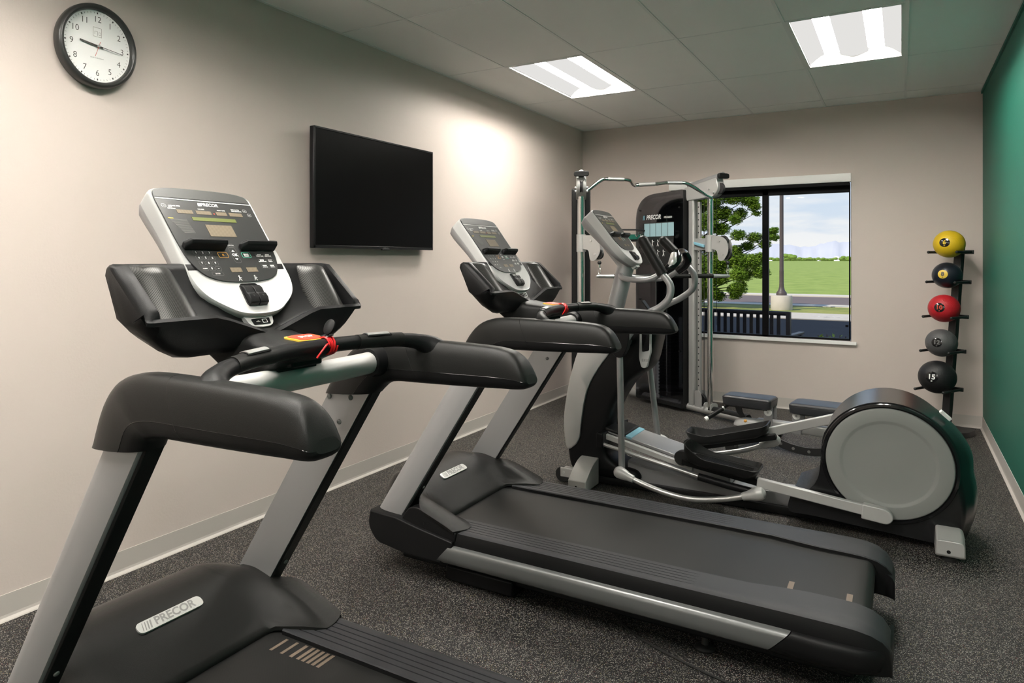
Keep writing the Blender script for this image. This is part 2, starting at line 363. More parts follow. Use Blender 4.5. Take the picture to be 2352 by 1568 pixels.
def cove(name, a, b, nrm, m='cove_base', h=.10):
    a, b, nrm = Vector(a), Vector(b), Vector(nrm); pr = [(0, h), (.003, h), (.004, .022), (.006, .012), (.016, .004), (.018, 0), (0, 0)]
    G().loft([[p+nrm*q[0]+Vector((0, 0, q[1])) for q in pr] for p in (a, b)]).build(name, m, kind='structure', smooth=False)
cove('baseboard_left', (0, RB, 0), (0, RL, 0), (1, 0, 0)); cove('baseboard_far', (0, RL, 0), (RW, RL, 0), (0, -1, 0)); cove('baseboard_right', (RW, RB, 0), (RW, RL, 0), (-1, 0, 0))
cove('baseboard_back', (0, RB, 0), (RW, RB, 0), (0, 1, 0))

# window
wn = G()
wy = RL+.075
x0, x1, z0, z1 = WX0, WX1-.012, WZ0, 2.075
for a, b, c, d in ((x0, x1, z1-.085, z1), (x0, x1, z0, z0+.018), (x0, x0+.03, z0, z1), (x1-.008, x1, z0, z1), (1.782, 1.836, z0, z1)): wn.box(a, b, wy-.03, wy+.03, c, d)
win = wn.build('window_1', 'window_black', kind='structure', bevel=.003)
wg = G().box(x0+.03, 1.782, wy-.003, wy+.003, z0+.018, z1-.085); wg.build('glass', 'window_glass', parent=win, smooth=False)
wg = G().box(1.836, x1-.008, wy-.012, wy-.006, z0+.018, z1-.085); wg.build('glass', 'window_glass', parent=win, smooth=False)
g = G()
for a, b, c, d in ((WX0, WX1, WZ1-.004, WZ1), (WX0, WX0+.003, WZ0, WZ1), (WX1-.003, WX1, WZ0, WZ1)): g.box(a, b, RL+.001, RL+.17, c, d)
g.build('jamb_lining', 'window_black', parent=win, smooth=False)
G().box(x1-.035, x1-.012, wy-.05, wy-.033, .78, .80).build('sash_latch', 'window_black', parent=win, bevel=.002)
G().box(WX0-.03, 2.563, RL-.028, RL+.07, .624, WZ0-.001).build('trim_2', 'trim_white', kind='structure', bevel=.003)
g = G().prism(roundpoly([(RL-.045, 2.075), (RL, 2.075), (RL, 2.15), (RL-.045, 2.15)], .004, 2), WX0-.02, 2.521, 'yz')
bl = g.build('window_blind', 'trim_white', label='white rolled-up blind cassette along the top of the window', cat='blind')
g = G()
for k in range(5): g.box(WX0+.0, 2.509, RL-.038+k*.0065, RL-.036+k*.0065, 2.045-.002*k, 2.0749)
g.build('blind_stack', 'window_black', parent=bl, smooth=False)
G().cyl((1.385, RL-.03, 2.04), (1.385, RL-.03, .75), .0022, 8).build('pull_cord', 'cable_black', parent=bl)

# ceiling lights
def ceiling_light(x, y, label):
    r = empty('ceiling_light', (x, y, RH), label, 'ceiling light', 'recessed ceiling lights')
    w, d = A, Bd; g = G()
    t = .022
    for a, b, c, e in ((.006, w-.006, .006, .006+t), (.006, w-.006, d-.006-t, d-.006), (.006, .006+t, .006+t, d-.006-t), (w-.006-t, w-.006, .006+t, d-.006-t)): g.box(a, b, c, e, -.001, .006)
    for a, b, c, e in ((.01, w-.01, .01, .013), (.01, w-.01, d-.013, d-.01), (.01, .013, .01, d-.01), (w-.013, w-.01, .01, d-.01)): g.box(a, b, c, e, .004, .11)
    g.box(.01, w-.01, .01, d-.01, .105, .11)
    g.build('housing', 'grid_white', parent=r, smooth=False)
    x0_, x1_ = .03, w-.03; m0, m1 = w/2-.085, w/2+.085
    def arc(a, b, z0_, z1_, rise, k=8): return [(a+(b-a)*i/k, z0_+(z1_-z0_)*i/k+rise*math.sin(PI*i/k)) for i in range(k+1)]
    g = G(); pr = arc(m0, m1, .058, .058, -.022)
    g.loft([[(p[0], yy, p[1]) for p in pr] for yy in (.05, d-.05)], cap=False, closed=False)
    g.build('centre_basket', 'lamp_basket', parent=r)
    for s_ in (0, 1):
        g = G(); pr = arc(x0_, m0, .012, .07, .035) if s_ == 0 else arc(m1, x1_, .07, .012, .035)
        g.loft([[(p[0], yy, p[1]) for p in pr] for yy in (.05, d-.05)], cap=False, closed=False); g.build('side_reflector', 'lamp_basket', parent=r)
        g = G(); xc = (m0-.045) if s_ == 0 else (m1+.045)
        g.box(xc-.050, xc+.050, .10, d-.10, .066, .069); g.build('lamp_lens', 'lamp_strip', parent=r, smooth=False)
    for yy, q in ((.03, .05), (d-.03, d-.05)):
        g = G(); pr = arc(x0_, w/2-.085, .012, .07, .035)+arc(m0, m1, .058, .058, -.022)+arc(m1, x1_, .07, .012, .035)
        g.loft([[(p[0], yy, .008) for p in pr], [(p[0], q, p[1]) for p in pr]], cap=False, closed=False)
        g.build('end_plate', 'trim_white', parent=r)
    return r
LBL = ['recessed ceiling light nearer the beige clock wall', 'recessed ceiling light nearer the green wall', 'recessed ceiling light behind the view on the beige side', 'recessed ceiling light behind the view on the green side', 'added unseen ceiling light brightening the clock wall at the left edge of the view', 'added unseen rear fill light in the ceiling on the beige side', 'added unseen rear fill light in the ceiling on the green side']
for (fx, fy), lb in zip(FIX, LBL): ceiling_light(fx, fy, lb)

# ================================================================== TV and CLOCK
tv = empty('television', (.0, 3.67, 1.80), 'flat black widescreen television mounted on the beige wall', 'television')
def tvb():
    Y0, Y1, Z0_, Z1_ = -.616, .616, -.35, .35; X = .075
    G().box(X-.036, X-.006, Y0, Y1, Z0_, Z1_).build('housing', 'tv_frame', tv, bevel=.004)
    g = G(); t = .011
    for a, b, c, d in ((Y0, Y1, Z1_-t, Z1_), (Y0, Y1, Z0_, Z0_+t*1.6), (Y0, Y0+t, Z0_, Z1_), (Y1-t, Y1, Z0_, Z1_)): g.box(X-.0062, X, a, b, c, d)
    g.build('bezel', 'tv_frame', tv, bevel=.0015)
    G().box(X-.0062, X-.003, Y0+t, Y1-t, Z0_+t*1.6, Z1_-t).build('screen', 'tv_screen', tv, smooth=False)
    G().box(.001, .04, -.25, .25, -.2, .2).build('wall_mount', 'rack_black', tv, bevel=.003)
    G().box(X-.012, X+.002, .02, .10, Z0_-.007, Z0_+.003).build('indicator_lip', 'tv_frame', tv, bevel=.002)
    G().text('SAMSUNG', .011, (X+.0004, .06, Z0_+.009), (0, 1, 0), (0, 0, 1)).build('lettering', 'grey_print', tv, smooth=False)
tvb()
ck = empty('wall_clock', (0, 1.772, 2.283), 'round wall clock with black rim and white dial high on the beige wall', 'clock')
def clockb():
    G().lathe([(.165, .001), (.172, .004), (.1765, .02), (.1765, .034), (.175, .046), (.168, .053), (.160, .054), (.154, .050), (.151, .042), (.150, .032), (.12, .031)], (0, 0, 0), (1, 0, 0), seg=96).build('rim', 'clock_rim', ck, ang=50)
    G().lathe([(.0, .0315), (.1505, .0315), (.1505, .0325), (0, .0325)], (0, 0, 0), (1, 0, 0), seg=72).build('dial', 'clock_face', ck, ang=20)
    g = G(); R_ = (0, 1, 0); U = (0, 0, 1)
    for h in range(1, 13):
        a = h*PI/6; g.text(str(h), .036, (.0326, .113*math.sin(a), .113*math.cos(a)), R_, U, bold=-.0002, ext=.0003)
    g.build('numerals', 'clock_print', ck, smooth=False)
    g = G()
    for k in range(60):
        a = k*PI/30; big = k % 5 == 0; c, s_ = math.cos(a), math.sin(a); r0, r1, w = (.136, .1435, .0028) if big else (.137, .1435, .0006)
        u = Vector((0, c, -s_)); v = Vector((0, s_, c)); g.obox((.0328, (r0+r1)/2*s_, (r0+r1)/2*c), Vector((.0002, 0, 0)), u*w, v*((r1-r0)/2))
    g.build('minute_marks', 'clock_print', ck, smooth=False)
    def hand(nm, ang, L, back, w, x, m, w2=None):
        a = math.radians(ang); u = Vector((0, math.cos(a), -math.sin(a))); v = Vector((0, math.sin(a), math.cos(a))); w2 = w if w2 is None else w2
        p = [v*-back-u*w, v*-back+u*w, v*L+u*w2, v*L-u*w2]; o = Vector((x, 0, 0)); t = Vector((.0012, 0, 0))
        G().loft([[o+q for q in p], [o+t+q for q in p]]).build(nm, m, ck, smooth=False)
    hand('hour_hand', 277, .082, .022, .0032, .0385, 'clock_print'); hand('minute_hand', 96, .112, .025, .0014, .041, 'clock_print', .001); hand('second_hand', 200, .05, .02, .0006, .0435, 'red_print')
    G().cyl((.032, 0, 0), (.0465, 0, 0), .0055, 20).build('centre_pin', 'steel', ck)
    # small line drawing above the pin
    g = G()
    for a, b, c, d in ((-.02, .018, .078, .079), (-.02, -.019, .042, .078), (.018, .019, .04, .078), (-.02, .018, .04, .041), (-.012, .0, .062, .063), (.0, .001, .045, .062), (-.012, -.011, .05, .062), (.006, .014, .06, .061), (.006, .007, .048, .06), (.014, .015, .048, .06), (.006, .014, .048, .049)): g.box(.0326, .0329, a, b, c, d)
    g.build('dial_emblem', 'belt_marks', ck, smooth=False)
    G().text('QUARTZ MOVEMENT', .0062, (.0326, -.002, -.05), R_, U, ext=.0003).build('dial_lettering', 'grey_print', ck, smooth=False)
clockb()

# ================================================================== TREADMILL
CO = Vector((1.269, 0, 1.541)); CD = Vector((.605, 0, -.796)).normalized(); CR = Vector((0, 1, 0)); CN = Vector((-CD.z, 0, CD.x))  # console face: origin, down, right, outward
def face(s, t, h=0., o=CO): return o+CD*s+CR*t+CN*h
def console_outline(grow=0., n=6):
    w = .170+grow
    pts = [(-.030, -w+.006), (-.043-grow, -w*.72), (-.047-grow, -.05), (-.047-grow, .05), (-.043-grow, w*.72), (-.030, w-.006), (-.002, w), (.10, w-.003), (.20, w), (.27, w-.003), (.315, w-.024), (.350+grow*.5, w-.068), (.371+grow, .06), (.377+grow, 0),
           (.371+grow, -.06), (.350+grow*.5, -w+.068), (.315, -w+.024), (.27, -w+.003), (.20, -w), (.10, -w+.003), (-.002, -w)]
    return cat2(pts, n)
def panel_outline(n=6):
    w = .160
    pts = [(-.016, -w), (-.034, -w+.022), (-.041, -.08), (-.0425, 0), (-.041, .08), (-.034, w-.022), (-.016, w), (.06, w), (.15, w-.003), (.205, w-.012), (.245, w-.035), (.265, .085), (.272, .03), (.272, -.03), (.265, -.085), (.245, -w+.035), (.205, -w+.012), (.15, -w+.003), (.06, -w)]
    return cat2(pts, n)
def make_console(par, o=CO, detail=True, back_depth=.075, usb=True):
    """console head shared by treadmills and the elliptical; parts parented to par"""
    F = lambda s, t, h=0.: face(s, t, h, o)
    ol = console_outline(); secs = []
    def off(sc, h, tilt=0.): return [F(.165+(a-.165)*sc, b*sc, h) for a, b in ol]
    def back(sc, k):
        return [F(.165+(a-.165)*sc, b*sc, -.018-(back_depth*(1.0-.55*max(0, min(1, (a+.04)/.42))))*k) for a, b in ol]
    G().loft([off(.965, -.0035), off(.985, -.0005), off(.997, -.004), off(1.0, -.010), off(.998, -.020), back(.985, .42)]).build('console_housing', 'silver_plastic', par, ang=60)
    G().loft([back(.985, .40), back(.983, .52), back(.93, .86), back(.80, 1.0)]).build('console_back', 'silver_paint', par, ang=60)
    # raised face plate with a very slight dish
    pl = panel_outline()
    G().loft([[F(a, b, -.004) for a, b in pl], [F(a, b, .0004) for a, b in pl]]).build('display_panel', 'console_panel', par, ang=30)
    dp = [c for c in kids(par) if c.name.startswith('display_panel')][-1]
    hd = [(a, b) for a, b in pl if a < -.004]
    G().loft([[F(a, b, .0003) for a, b in hd], [F(a, b, .0010) for a, b in hd]]).build('panel_header', 'console_header', dp, ang=30)
    g = G().loft([[F(-.003, b, h) for b in (-.160, .160)]+[F(-.0005, b, h) for b in (.160, -.160)] for h in (.0005, .0012)])
    R_, U = CR, -CD
    def T(gg, body, size, s, t, **k): gg.text(body, size, F(s, t, .0008), R_, U, **k)
    # brand name with three slanted bars
    T(g, 'PRECOR', .0155, .0115, .006, bold=.0004, shear=.2)
    for k in range(3):
        c = F(.0115, -.0240-.0036*k, .001); g.obox(c, CR*.0013, (-CD+CR*.25)*.0055, CN*.0003)
    def ring(gg, s0, t0, w, h, th=.0009, r=.004, m=0):
        a = roundpoly([(s0-h/2, t0-w/2), (s0-h/2, t0+w/2), (s0+h/2, t0+w/2), (s0+h/2, t0-w/2)], r, 4); b = roundpoly([(s0-h/2+th, t0-w/2+th), (s0-h/2+th, t0+w/2-th), (s0+h/2-th, t0+w/2-th), (s0+h/2-th, t0-w/2+th)], max(r-th, .0005), 4)
        k = len(a); gg.add([F(p[0], p[1], .0011) for p in a]+[F(p[0], p[1], .0011) for p in b], [(i, (i+1) % k, k+(i+1) % k, k+i) for i in range(k)], m)
    for s_, t_, tx in ((.0225, -.113, 'AVERAGE SPEED'), (.0275, -.118, 'PACE'), (.0325, -.116, 'DISTANCE')): T(g, tx, .0052, s_, t_-.009 if tx != 'AVERAGE SPEED' else t_, bold=.0001)
    T(g, 'CALORIES', .0048, .0285, -.03, bold=.0001); T(g, 'HEART RATE', .0048, .0285, .038, bold=.0001); T(g, 'TIME ELAPSED', .0048, .022, .092, bold=.0001); T(g, 'TIME REMAINING', .0048, .0275, .094, bold=.0001)
    T(g, 'WORKOUTS', .0045, .1695, .106)
    T(g, 'OPTION', .0052, .1525, .008); T(g, 'OK', .0125, .185, .0065, bold=.0005)
    for s_, sg in ((.1705, -1), (.199, 1)):
        c = [(s_+sg*.0028, .006), (s_-sg*.0028, .0005), (s_-sg*.0028, .0115)]; g.add([F(a, b, .0011) for a, b in c], [(0, 1, 2)])
    if detail:
        for r_, row in enumerate((('1', '2', '3'), ('4', '5', '6'), ('7', '8', '9'), ('CLEAR', '0', '–'))):
            for c_, ch in enumerate(row): T(g, ch, .0088 if len(ch) == 1 else .0046, .1775+.0172*r_, -.118+.021*c_+.0015*r_, bold=.0002)
        T(g, 'ENTER', .0052, .246, -.082)
        for k, (nm, s_, t_) in enumerate((('WEIGHT LOSS', .1865, .0925), ('HEART RATE', .1865, .1225), ('PERFORMANCE', .2055, .0925), ('VARIETY', .2055, .1225), ('INTERVAL', .2245, .0925), ('MANUAL', .2245, .1205))):
            T(g, nm, .0040, s_+.002, t_, bold=.0002)
            for q in range(5): g.obox(F(s_-.0035, t_-.006+.003*q, .001), CR*.0009, CD*(.001+.0006*((q*3+k) % 3)), CN*.0002)
        # runner pictograms
        for t_, lean in ((-.018, .3), (.036, .9)):
            c = F(.2555, t_, .001); g.sphere(c, .0022, 10, 6, (1, 1, 1))
            g.obox(F(.2605, t_-.001*lean, .001), (CR*lean*.5-CD).normalized()*.004, CR*.0012, CN*.0003); g.obox(F(.2665, t_+.002, .001), (CR*.6+CD).normalized()*.0038, CR*.0009, CN*.0003); g.obox(F(.2665, t_-.0035, .001), (-CR*.7+CD).normalized()*.0038, CR*.0009, CN*.0003); g.obox(F(.260, t_+.003, .001), (CR+CD*.3).normalized()*.004, CD*.0008, CN*.0003)
    for s_, t_ in ((.0235, -.145), (.0235, .1265), (.0385, .1365)):
        ring(g, s_, t_, .014, .011, .0006, .005); g.obox(F(s_, t_, .001), CR*.003, CD*.0004, CN*.0003)
    g.build('panel_print', 'white_print', dp, smooth=False)
    # warning text block
    g = G()
    for k in range(13): g.loft([[F(.068+k*.0036, b, h) for b in (-.147+k*.0021, -.094+k*.0006)]+[F(.0693+k*.0036, b, h) for b in (-.094+k*.0006, -.147+k*.0021)] for h in (.0006, .0010)])
    g.build('warning_text', 'grey_print', dp, smooth=False)
    g = G().loft([[F(a, b, h) for a, b in ((.0635, -.150), (.0635, -.135), (.0665, -.134), (.0665, -.149))] for h in (.0005, .0012)]); g.build('warning_heading', 'yellow_print', dp, smooth=False)
    def plate(nm, s0, s1, t0, t1, m, h=.0012, sk=0.):
        G().loft([[F(s0, t0, q), F(s0, t1, q), F(s1, t1, q), F(s1, t0, q)] for q in (.0003, h)]).build(nm, m, dp, smooth=False)
    for t0, t1 in ((-.112, -.062), (-.051, -.001), (.016, .053), (.062, .109)): plate('number_display', .034, .0465, t0, t1, 'lcd_dots')
    plate('message_display', .0575, .0695, -.074, .074, 'lcd_green'); plate('dot_display', .082, .122, -.042, .047, 'lcd_dots')
    for t0 in (-.034, .021): plate('number_display', .227, .2415, t0, t0+.037, 'lcd_dots')
    g = G(); g.loft([[F(a, b, h) for a, b in ((.0395, .0085), (.042, .012), (.044, .0085), (.042, .005))] for h in (.0006, .0012)]); g.build('heart_icon', 'red_print', dp, smooth=False)
    # keys
    if detail:
        for r_ in range(4):
            for c_ in range(3): g = G(); ring(g, .1775+.0172*r_, -.118+.021*c_+.0015*r_, .0175, .0138, .0005, .004); g.build('key_outline', 'grey_print', dp, smooth=False)
        for s_ in (.1865, .2055, .2245):
            for t_ in (.0925, .1225): g = G(); ring(g, s_, t_, .026, .0155, .0005, .003); g.build('key_outline', 'grey_print', dp, smooth=False)
        g = G(); ring(g, .246, -.082, .036, .012, .0005, .003); ring(g, .1525, .008, .021, .0125, .0005, .003); ring(g, .185, .006, .023, .052, .0006, .008); g.build('key_outline', 'grey_print', dp, smooth=False)
    g = G(); ring(g, .185, -.034, .033, .0185, .0011, .006)
    for q in (-.0016, .0016): g.obox(F(.185, -.034+q, .001), CR*.0008, CD*.0035, CN*.0003)
    g.build('pause_key', 'amber_line', dp, smooth=False)
    g = G(); ring(g, .185, .0455, .031, .0185, .0011, .006); g.build('start_key', 'green_line', dp, smooth=False)
    g = G(); T(g, 'QUICK', .0058, .1825, .0455, bold=.0003); T(g, 'START', .0058, .1885, .0455, bold=.0003); g.build('start_key_text', 'white_print', dp, smooth=False)
    # magazine ledges
    for t0, t1, slant in ((-.150, -.020, 1), (.034, .158, 1)):
        secs = []
        for q in (0, .12, 1.0):
            t = t0+(t1-t0)*q; w = .34 if q == 0 else 1.
            secs.append([F(.140+.022*(1-w), t, .001), F(.148, t, .002+.020*w), F(.156, t, .004+.026*w), F(.165, t, .0+.024*w), F(.171, t, .001)])
        G().loft(secs).build('reading_ledge', 'black_plastic', par, bevel=.0025)
    # speed lever block
    g = G().loft([[F(s_, t_, h) for s_, t_ in roundpoly([(.279, -.030), (.279, .030), (.347, .038), (.347, -.034)], .010, 4)] for h in (-.012, .0008)])
    lv = g.build('lever_well', 'gloss_black', par)
    for c_ in (-.0155, .0165):
        pr = [(.284, .0), (.290, .007), (.300, .011), (.316, .010), (.319, .014), (.334, .015), (.346, .010), (.349, -.004)]
        G().loft([[F(a, c_-.0148, b*q) for a, b in pr+[(.284, -.006)]] if q else None for q in (1,)]+[[F(a, c_+.0148, b) for a, b in pr+[(.284, -.006)]]]).build('toggle_lever', 'black_plastic', lv, bevel=.002)
        G().add([F(.325, c_-.004, .0152), F(.325, c_+.004, .0152), F(.331, c_, .0156)], [(0, 1, 2)]).build('arrow_mark', 'key_black', lv, smooth=False)
    if usb:
        G().loft([[F(s_, t_, h) for s_, t_ in roundpoly([(.345, -.062), (.345, .050), (.402, .034), (.408, 0), (.402, -.046)], .016, 5)] for h in (-.07, -.020, -.014)]).build('chin', 'silver_plastic', par, ang=40)
        g = G().loft([[F(s_, t_, h) for s_, t_ in roundpoly([(.382, -.037), (.381, .026), (.399, .023), (.400, -.034)], .003, 3)] for h in (-.0145, -.0125)]); ub = g.build('port_cover', 'gloss_black', par, smooth=False)
        g = G(); c0 = F(.3905, .006, -.0122)
        for a, b in (((0, .0075), (.0008, .005)), ((0, -.0075), (.0008, .005))): g.obox(c0+CR*a[1], CR*.0006, CD*.005, CN*.0003)
        for q in (-.005, .005): g.obox(c0+CD*q, CR*.0075, CD*.0006, CN*.0003)
        c0 = F(.391, -.016, -.0122); g.obox(c0, CR*.006, CD*.0004, CN*.0003); g.obox(c0-CD*.002, CR*.002, CD*.0004, CN*.0003); g.sphere(c0-CR*.006, .0012, 8, 6)
        g.build('port_print', 'white_print', ub, smooth=False)

def make_treadmill(loc, label):
    R = empty('treadmill', loc, label, 'treadmill', 'treadmills')
    ZD = .235
    # --- under frame, feet
    g = G().box(1.05, 2.82, -.33, .33, .045, .13).box(1.30, 1.62, -.36, .36, .012, .075); g.build('base_frame', 'black_plastic', R, bevel=.008)
    for y in (-.31, .31):
        G().lathe([(.0, .0), (.034, .0), (.036, .006), (.030, .012), (.012, .018), (.010, .05)], (2.36, y, 0), (0, 0, 1), seg=28).build('foot', 'rubber', R)
        G().cyl((1.36, y-.03, .038), (1.36, y+.03, .038), .038, 28).build('transport_wheel', 'rubber', R)
    G().tube([(1.60, .30, .020), (1.8, .12, .006), (2.0, -.24, .006), (2.2, -.40, .006), (2.6, -.52, .006), (2.9, -.50, .006)], .0045, 8).build('power_cable', 'cable_black', R)
    # --- belt
    pr = [(1.16, ZD-.03), (1.20, ZD-.002), (1.23, ZD)]+[(1.3+.1*k, ZD) for k in range(15)]+[(2.80, ZD)]
    for k in range(1, 13): a = PI*k/12; pr.append((2.83+.036*math.sin(a), ZD-.036+.036*math.cos(a)))
    pr += [(2.7, ZD-.072), (1.2, ZD-.072)]
    g = G().loft([[(p[0], y, p[1]) for p in pr] for y in (-.278, .278)]); g.build('running_belt', 'belt_weave', R, ang=50)
    # --- side rails: grooved tops and silver trims
    for sg in (-1, 1):
        secs = []
        def sec(x, yi, yo, zt, zb=.115, gr=0.):
            p = [(yi, zb), (yi, zt-.004), (yi+.003, zt)]
            for k in range(5):
                c = yi+.028+.023*k
                p += [(c-.0022, zt), (c-.0016, zt-.0035*gr), (c+.0016, zt-.0035*gr), (c+.0022, zt)]
            p += [(yo-.020, zt), (yo-.007, zt-.005), (yo, zt-.026), (yo+.002, zt-.06), (yo, zb)]
            return [(x, sg*a, b) for a, b in p]
        zt = ZD+.016
        secs = [sec(1.30, .262, .426, zt, gr=1), sec(2.22, .262, .426, zt, gr=1), sec(2.34, .262, .426, zt, gr=0)]
        for x, yi, yo, z in ((2.50, .258, .426, zt), (2.60, .238, .426, zt), (2.68, .226, .427, zt), (2.78, .224, .427, zt-.001), (2.83, .224, .425, zt-.004), (2.87, .226, .419, zt-.013), (2.90, .230, .408, zt-.030), (2.918, .238, .395, zt-.055), (2.926, .25, .380, zt-.085)):
            secs.append(sec(x, yi, yo, z, zb=min(.115, z-.02)))
        g = G().loft(secs); kk = len(secs[0]); nf = (len(secs)-1)*kk
        for fi in range(nf): g.m[fi] = 0 if 1 <= fi % kk <= 23 else 1
        for fi in range(nf, len(g.m)): g.m[fi] = 1
        g.build('foot_rail', ['rail_top_sheen', 'black_plastic'], R, ang=28)
        tp = [(.424, .118), (.438, .120), (.446, .128), (.4505, .148), (.4515, .174), (.449, .186), (.442, .194), (.424, .197)]
        G().loft([[(x-(z_-.118)*-.9 if x < 2 else x+(z_-.118)*.9, sg*y_, z_) for y_, z_ in tp] for x in (1.30, 2.58)]).build('side_trim', 'trim_silver', R, ang=40)
        secs = []
        for x, k in ((2.584, 1), (2.75, 1), (2.84, .99), (2.88, .955), (2.905, .90), (2.92, .82), (2.928, .70)):
            secs.append([(x+((z_-.118)*.9 if x < 2.6 else 0), sg*(y_*k if x > 2.8 else y_), .157+(z_-.157)*(1 if k > .96 else k)) for y_, z_ in [(.25, .105), (.424, .108)]+tp[1:]+[(.25, .197)]])
        G().loft(secs).build('rear_end_cap', 'black_plastic', R, ang=40)
        # front lower cap
        pr = roundpoly([(.952, .272), (.938, .205), (.985, .136), (1.15, .115), (1.325, .112), (1.385, .195), (1.385, .215), (1.20, .245), (1.10, .266)], [.004, .045, .03, .01, .006, .01, .01, .03, .02], 5)
        G().loft([[(a, sg*y, b) for a, b in pr] for y in (.28, .435)]+[[(a+(.006 if a < 1.1 else 0), sg*.446, b*.94+.012) for a, b in pr]]).build('front_side_cap', 'black_plastic', R, bevel=.006)
        pr = roundpoly([(1.118, .262), (1.155, .312), (1.190, .324), (1.24, .314), (1.33, .280), (1.395, .250), (1.39, .212), (1.20, .238)], [.01, .01, .02, .03, .04, .01, .005, .02], 4)
        g = G().loft([[(a, sg*y, b) for a, b in pr] for y in (.38, .432)]); g.build('side_cover', 'black_plastic', R, bevel=.004)
        G().cyl((1.235, sg*.431, .262), (1.235, sg*.4335, .262), .006, 16).build('screw_hole', 'gloss_black', R)
    # --- motor hood (height field with skirt)
    NU, NV = 26, 45
    def hood(u, v):
        q = max(0., min(1., (u-.40)/.22)); q = q*q*(3-2*q); Wd = .351+.086*q
        y = (2*v-1)*Wd; ay = abs(y); ym = abs(2*v-1)*.437
        xf = .800+.18*(ym/.437)**1.6
        xr = 1.262 if ym < .255 else 1.262+(1.415-1.262)*min(1, (ym-.255)/.075)**.8 if ym < .36 else 1.415-.03*((ym-.36)/.077)**2
        x = xf+(xr-xf)*u
        # long profile along the middle
        q = max(0., min(1., (x-.80)/.462)); zc = .300+.092*math.sin(PI*min(1, q*1.35)*.5)**.8 if q < .42 else None
        zm = .300+(.090)*math.sin(min(q/.45, 1)*PI/2) if q < .45 else .390-(.390-(ZD+.012))*(1-math.cos(min(1, (q-.45)/.55)*PI*.62))/(1-math.cos(PI*.62))
        qs = max(0., min(1., (x-.80)/.615)); zs = .285+.075*math.sin(min(qs/.45, 1)*PI/2) if qs < .45 else .360-(.360-(ZD+.019))*((qs-.45)/.55)**1.35
        b = max(0., min(1., (ay-.215)/.122)); b = b*b; z = zm*(1-b)+zs*b
        if ay > .385: z -= .010*((ay-.385)/.052)**2
        e = max(0, 1-(x-xf)/.05); z -= .05*e*e
        return (x, y, z)
    g = G(); V = []; 
    for i in range(NU):
        for j in range(NV): V.append(hood(i/(NU-1), j/(NV-1)))
    Fc = [(i*NV+j, i*NV+j+1, (i+1)*NV+j+1, (i+1)*NV+j) for i in range(NU-1) for j in range(NV-1)]
    ring_ = [j for j in range(NV)]+[i*NV+NV-1 for i in range(1, NU)]+[(NU-1)*NV+j for j in range(NV-2, -1, -1)]+[i*NV for i in range(NU-2, 0, -1)]
    base = len(V)
    for k in ring_:
        p = V[k]; fr = p[0] < 1.0; V.append((p[0]+(.02 if fr else 0), p[1]*.995, (.12 if p[0] < .98 else .215) if fr else (.215 if p[0] < 1.16 and abs(p[1]) > .3 else max(p[2]-.012, ZD+.001))))
    K = len(ring_); Fc += [(ring_[i], ring_[(i+1) % K], base+(i+1) % K, base+i) for i in range(K)]
    g.add(V, Fc); g.build('motor_hood', 'hood_plastic', R, ang=55)
    # badge on the hood
    def hz(x, y):
        best = min(((abs(hood(u/60, (y+.351)/.702)[0]-x), hood(u/60, (y+.351)/.702)[2]) for u in range(61))); return best[1]
    bx = 1.118; c = Vector((bx, .0, hz(bx, .0))); dx = Vector((.05, 0, hz(bx+.025, -.03)-hz(bx-.025, -.03))).normalized(); nn = Vector((0, 1, 0)).cross(-dx).normalized(); nn = nn if nn.z > 0 else -nn
    g = G(); ol = roundpoly([(-.018, -.108), (-.018, .108), (.018, .108), (.018, -.108)], .0178, 7)
    g.loft([[c+dx*a+Vector((0, b, 0))+nn*h for a, b in ol] for h in (-.012, .0035)]); bd = g.build('badge', 'badge', R, ang=30, label='oval silver badge')
    g = G(); g.text('PRECOR', .036, c+Vector((0, .012, 0))+nn*.0038, (0, 1, 0), -dx, bold=.0010, shear=.15, sx=1.0)
    for k in range(4): g.obox(c+Vector((0, -.066-.0085*k, 0))+nn*.0042, Vector((0, .0022-.0004*k, 0)), (-dx+Vector((0, .3, 0)))*.0125, nn*.0003)
    g.build('lettering', 'badge_text', bd, smooth=False)
    # --- uprights
    for sg in (-1, 1):
        def usec(z, g_=0.):
            xf = .957+(z-.268)*.64; w = .152
            yo = [(0.0, .352), (.002, .372), (.012, .392), (.032, .405), (.058, .411), (.120, .413), (w-.004, .410), (w, .404), (w, .350)]
            return [(xf+a, sg*b, z) for a, b in yo]
        zz = [.24, .9999]; up_ = G().loft([usec(.24), usec(1.01)]).build('upright', 'silver_paint', R, ang=30)
        # dark rear channel
        g = G(); g.loft([[(.957+(z-.268)*.64+a, sg*b, z) for a, b in ((.1521, .352), (.1521, .402), (.160, .399), (.160, .355))] for z in (.28, .99)]); g.build('rear_channel', 'charcoal_plastic', R, bevel=.0015)
        def bolt(x, y, z, ny, r=.0085):
            G().lathe([(0, 0), (r, 0), (r*.95, .003), (r*.6, .006), (.35*r, .0065), (.33*r, .004), (0, .004)], (x, y, z), (0, ny, 0) if ny else (1, 0, 0), seg=20).build('bolt', 'grey_print', up_)
        yin = sg*.3515
        for x, z in ((1.412, .962), (1.497, .966), (1.452, .888)): bolt(x, yin, z, -sg)
        z = .395; G().lathe([(0, 0), (.0075, 0), (.007, .003), (.004, .005), (0, .005)], (.957+(z-.268)*.64+.1605, sg*.378, z), (1, 0, -.6), seg=18).build('bolt', 'grey_print', up_)
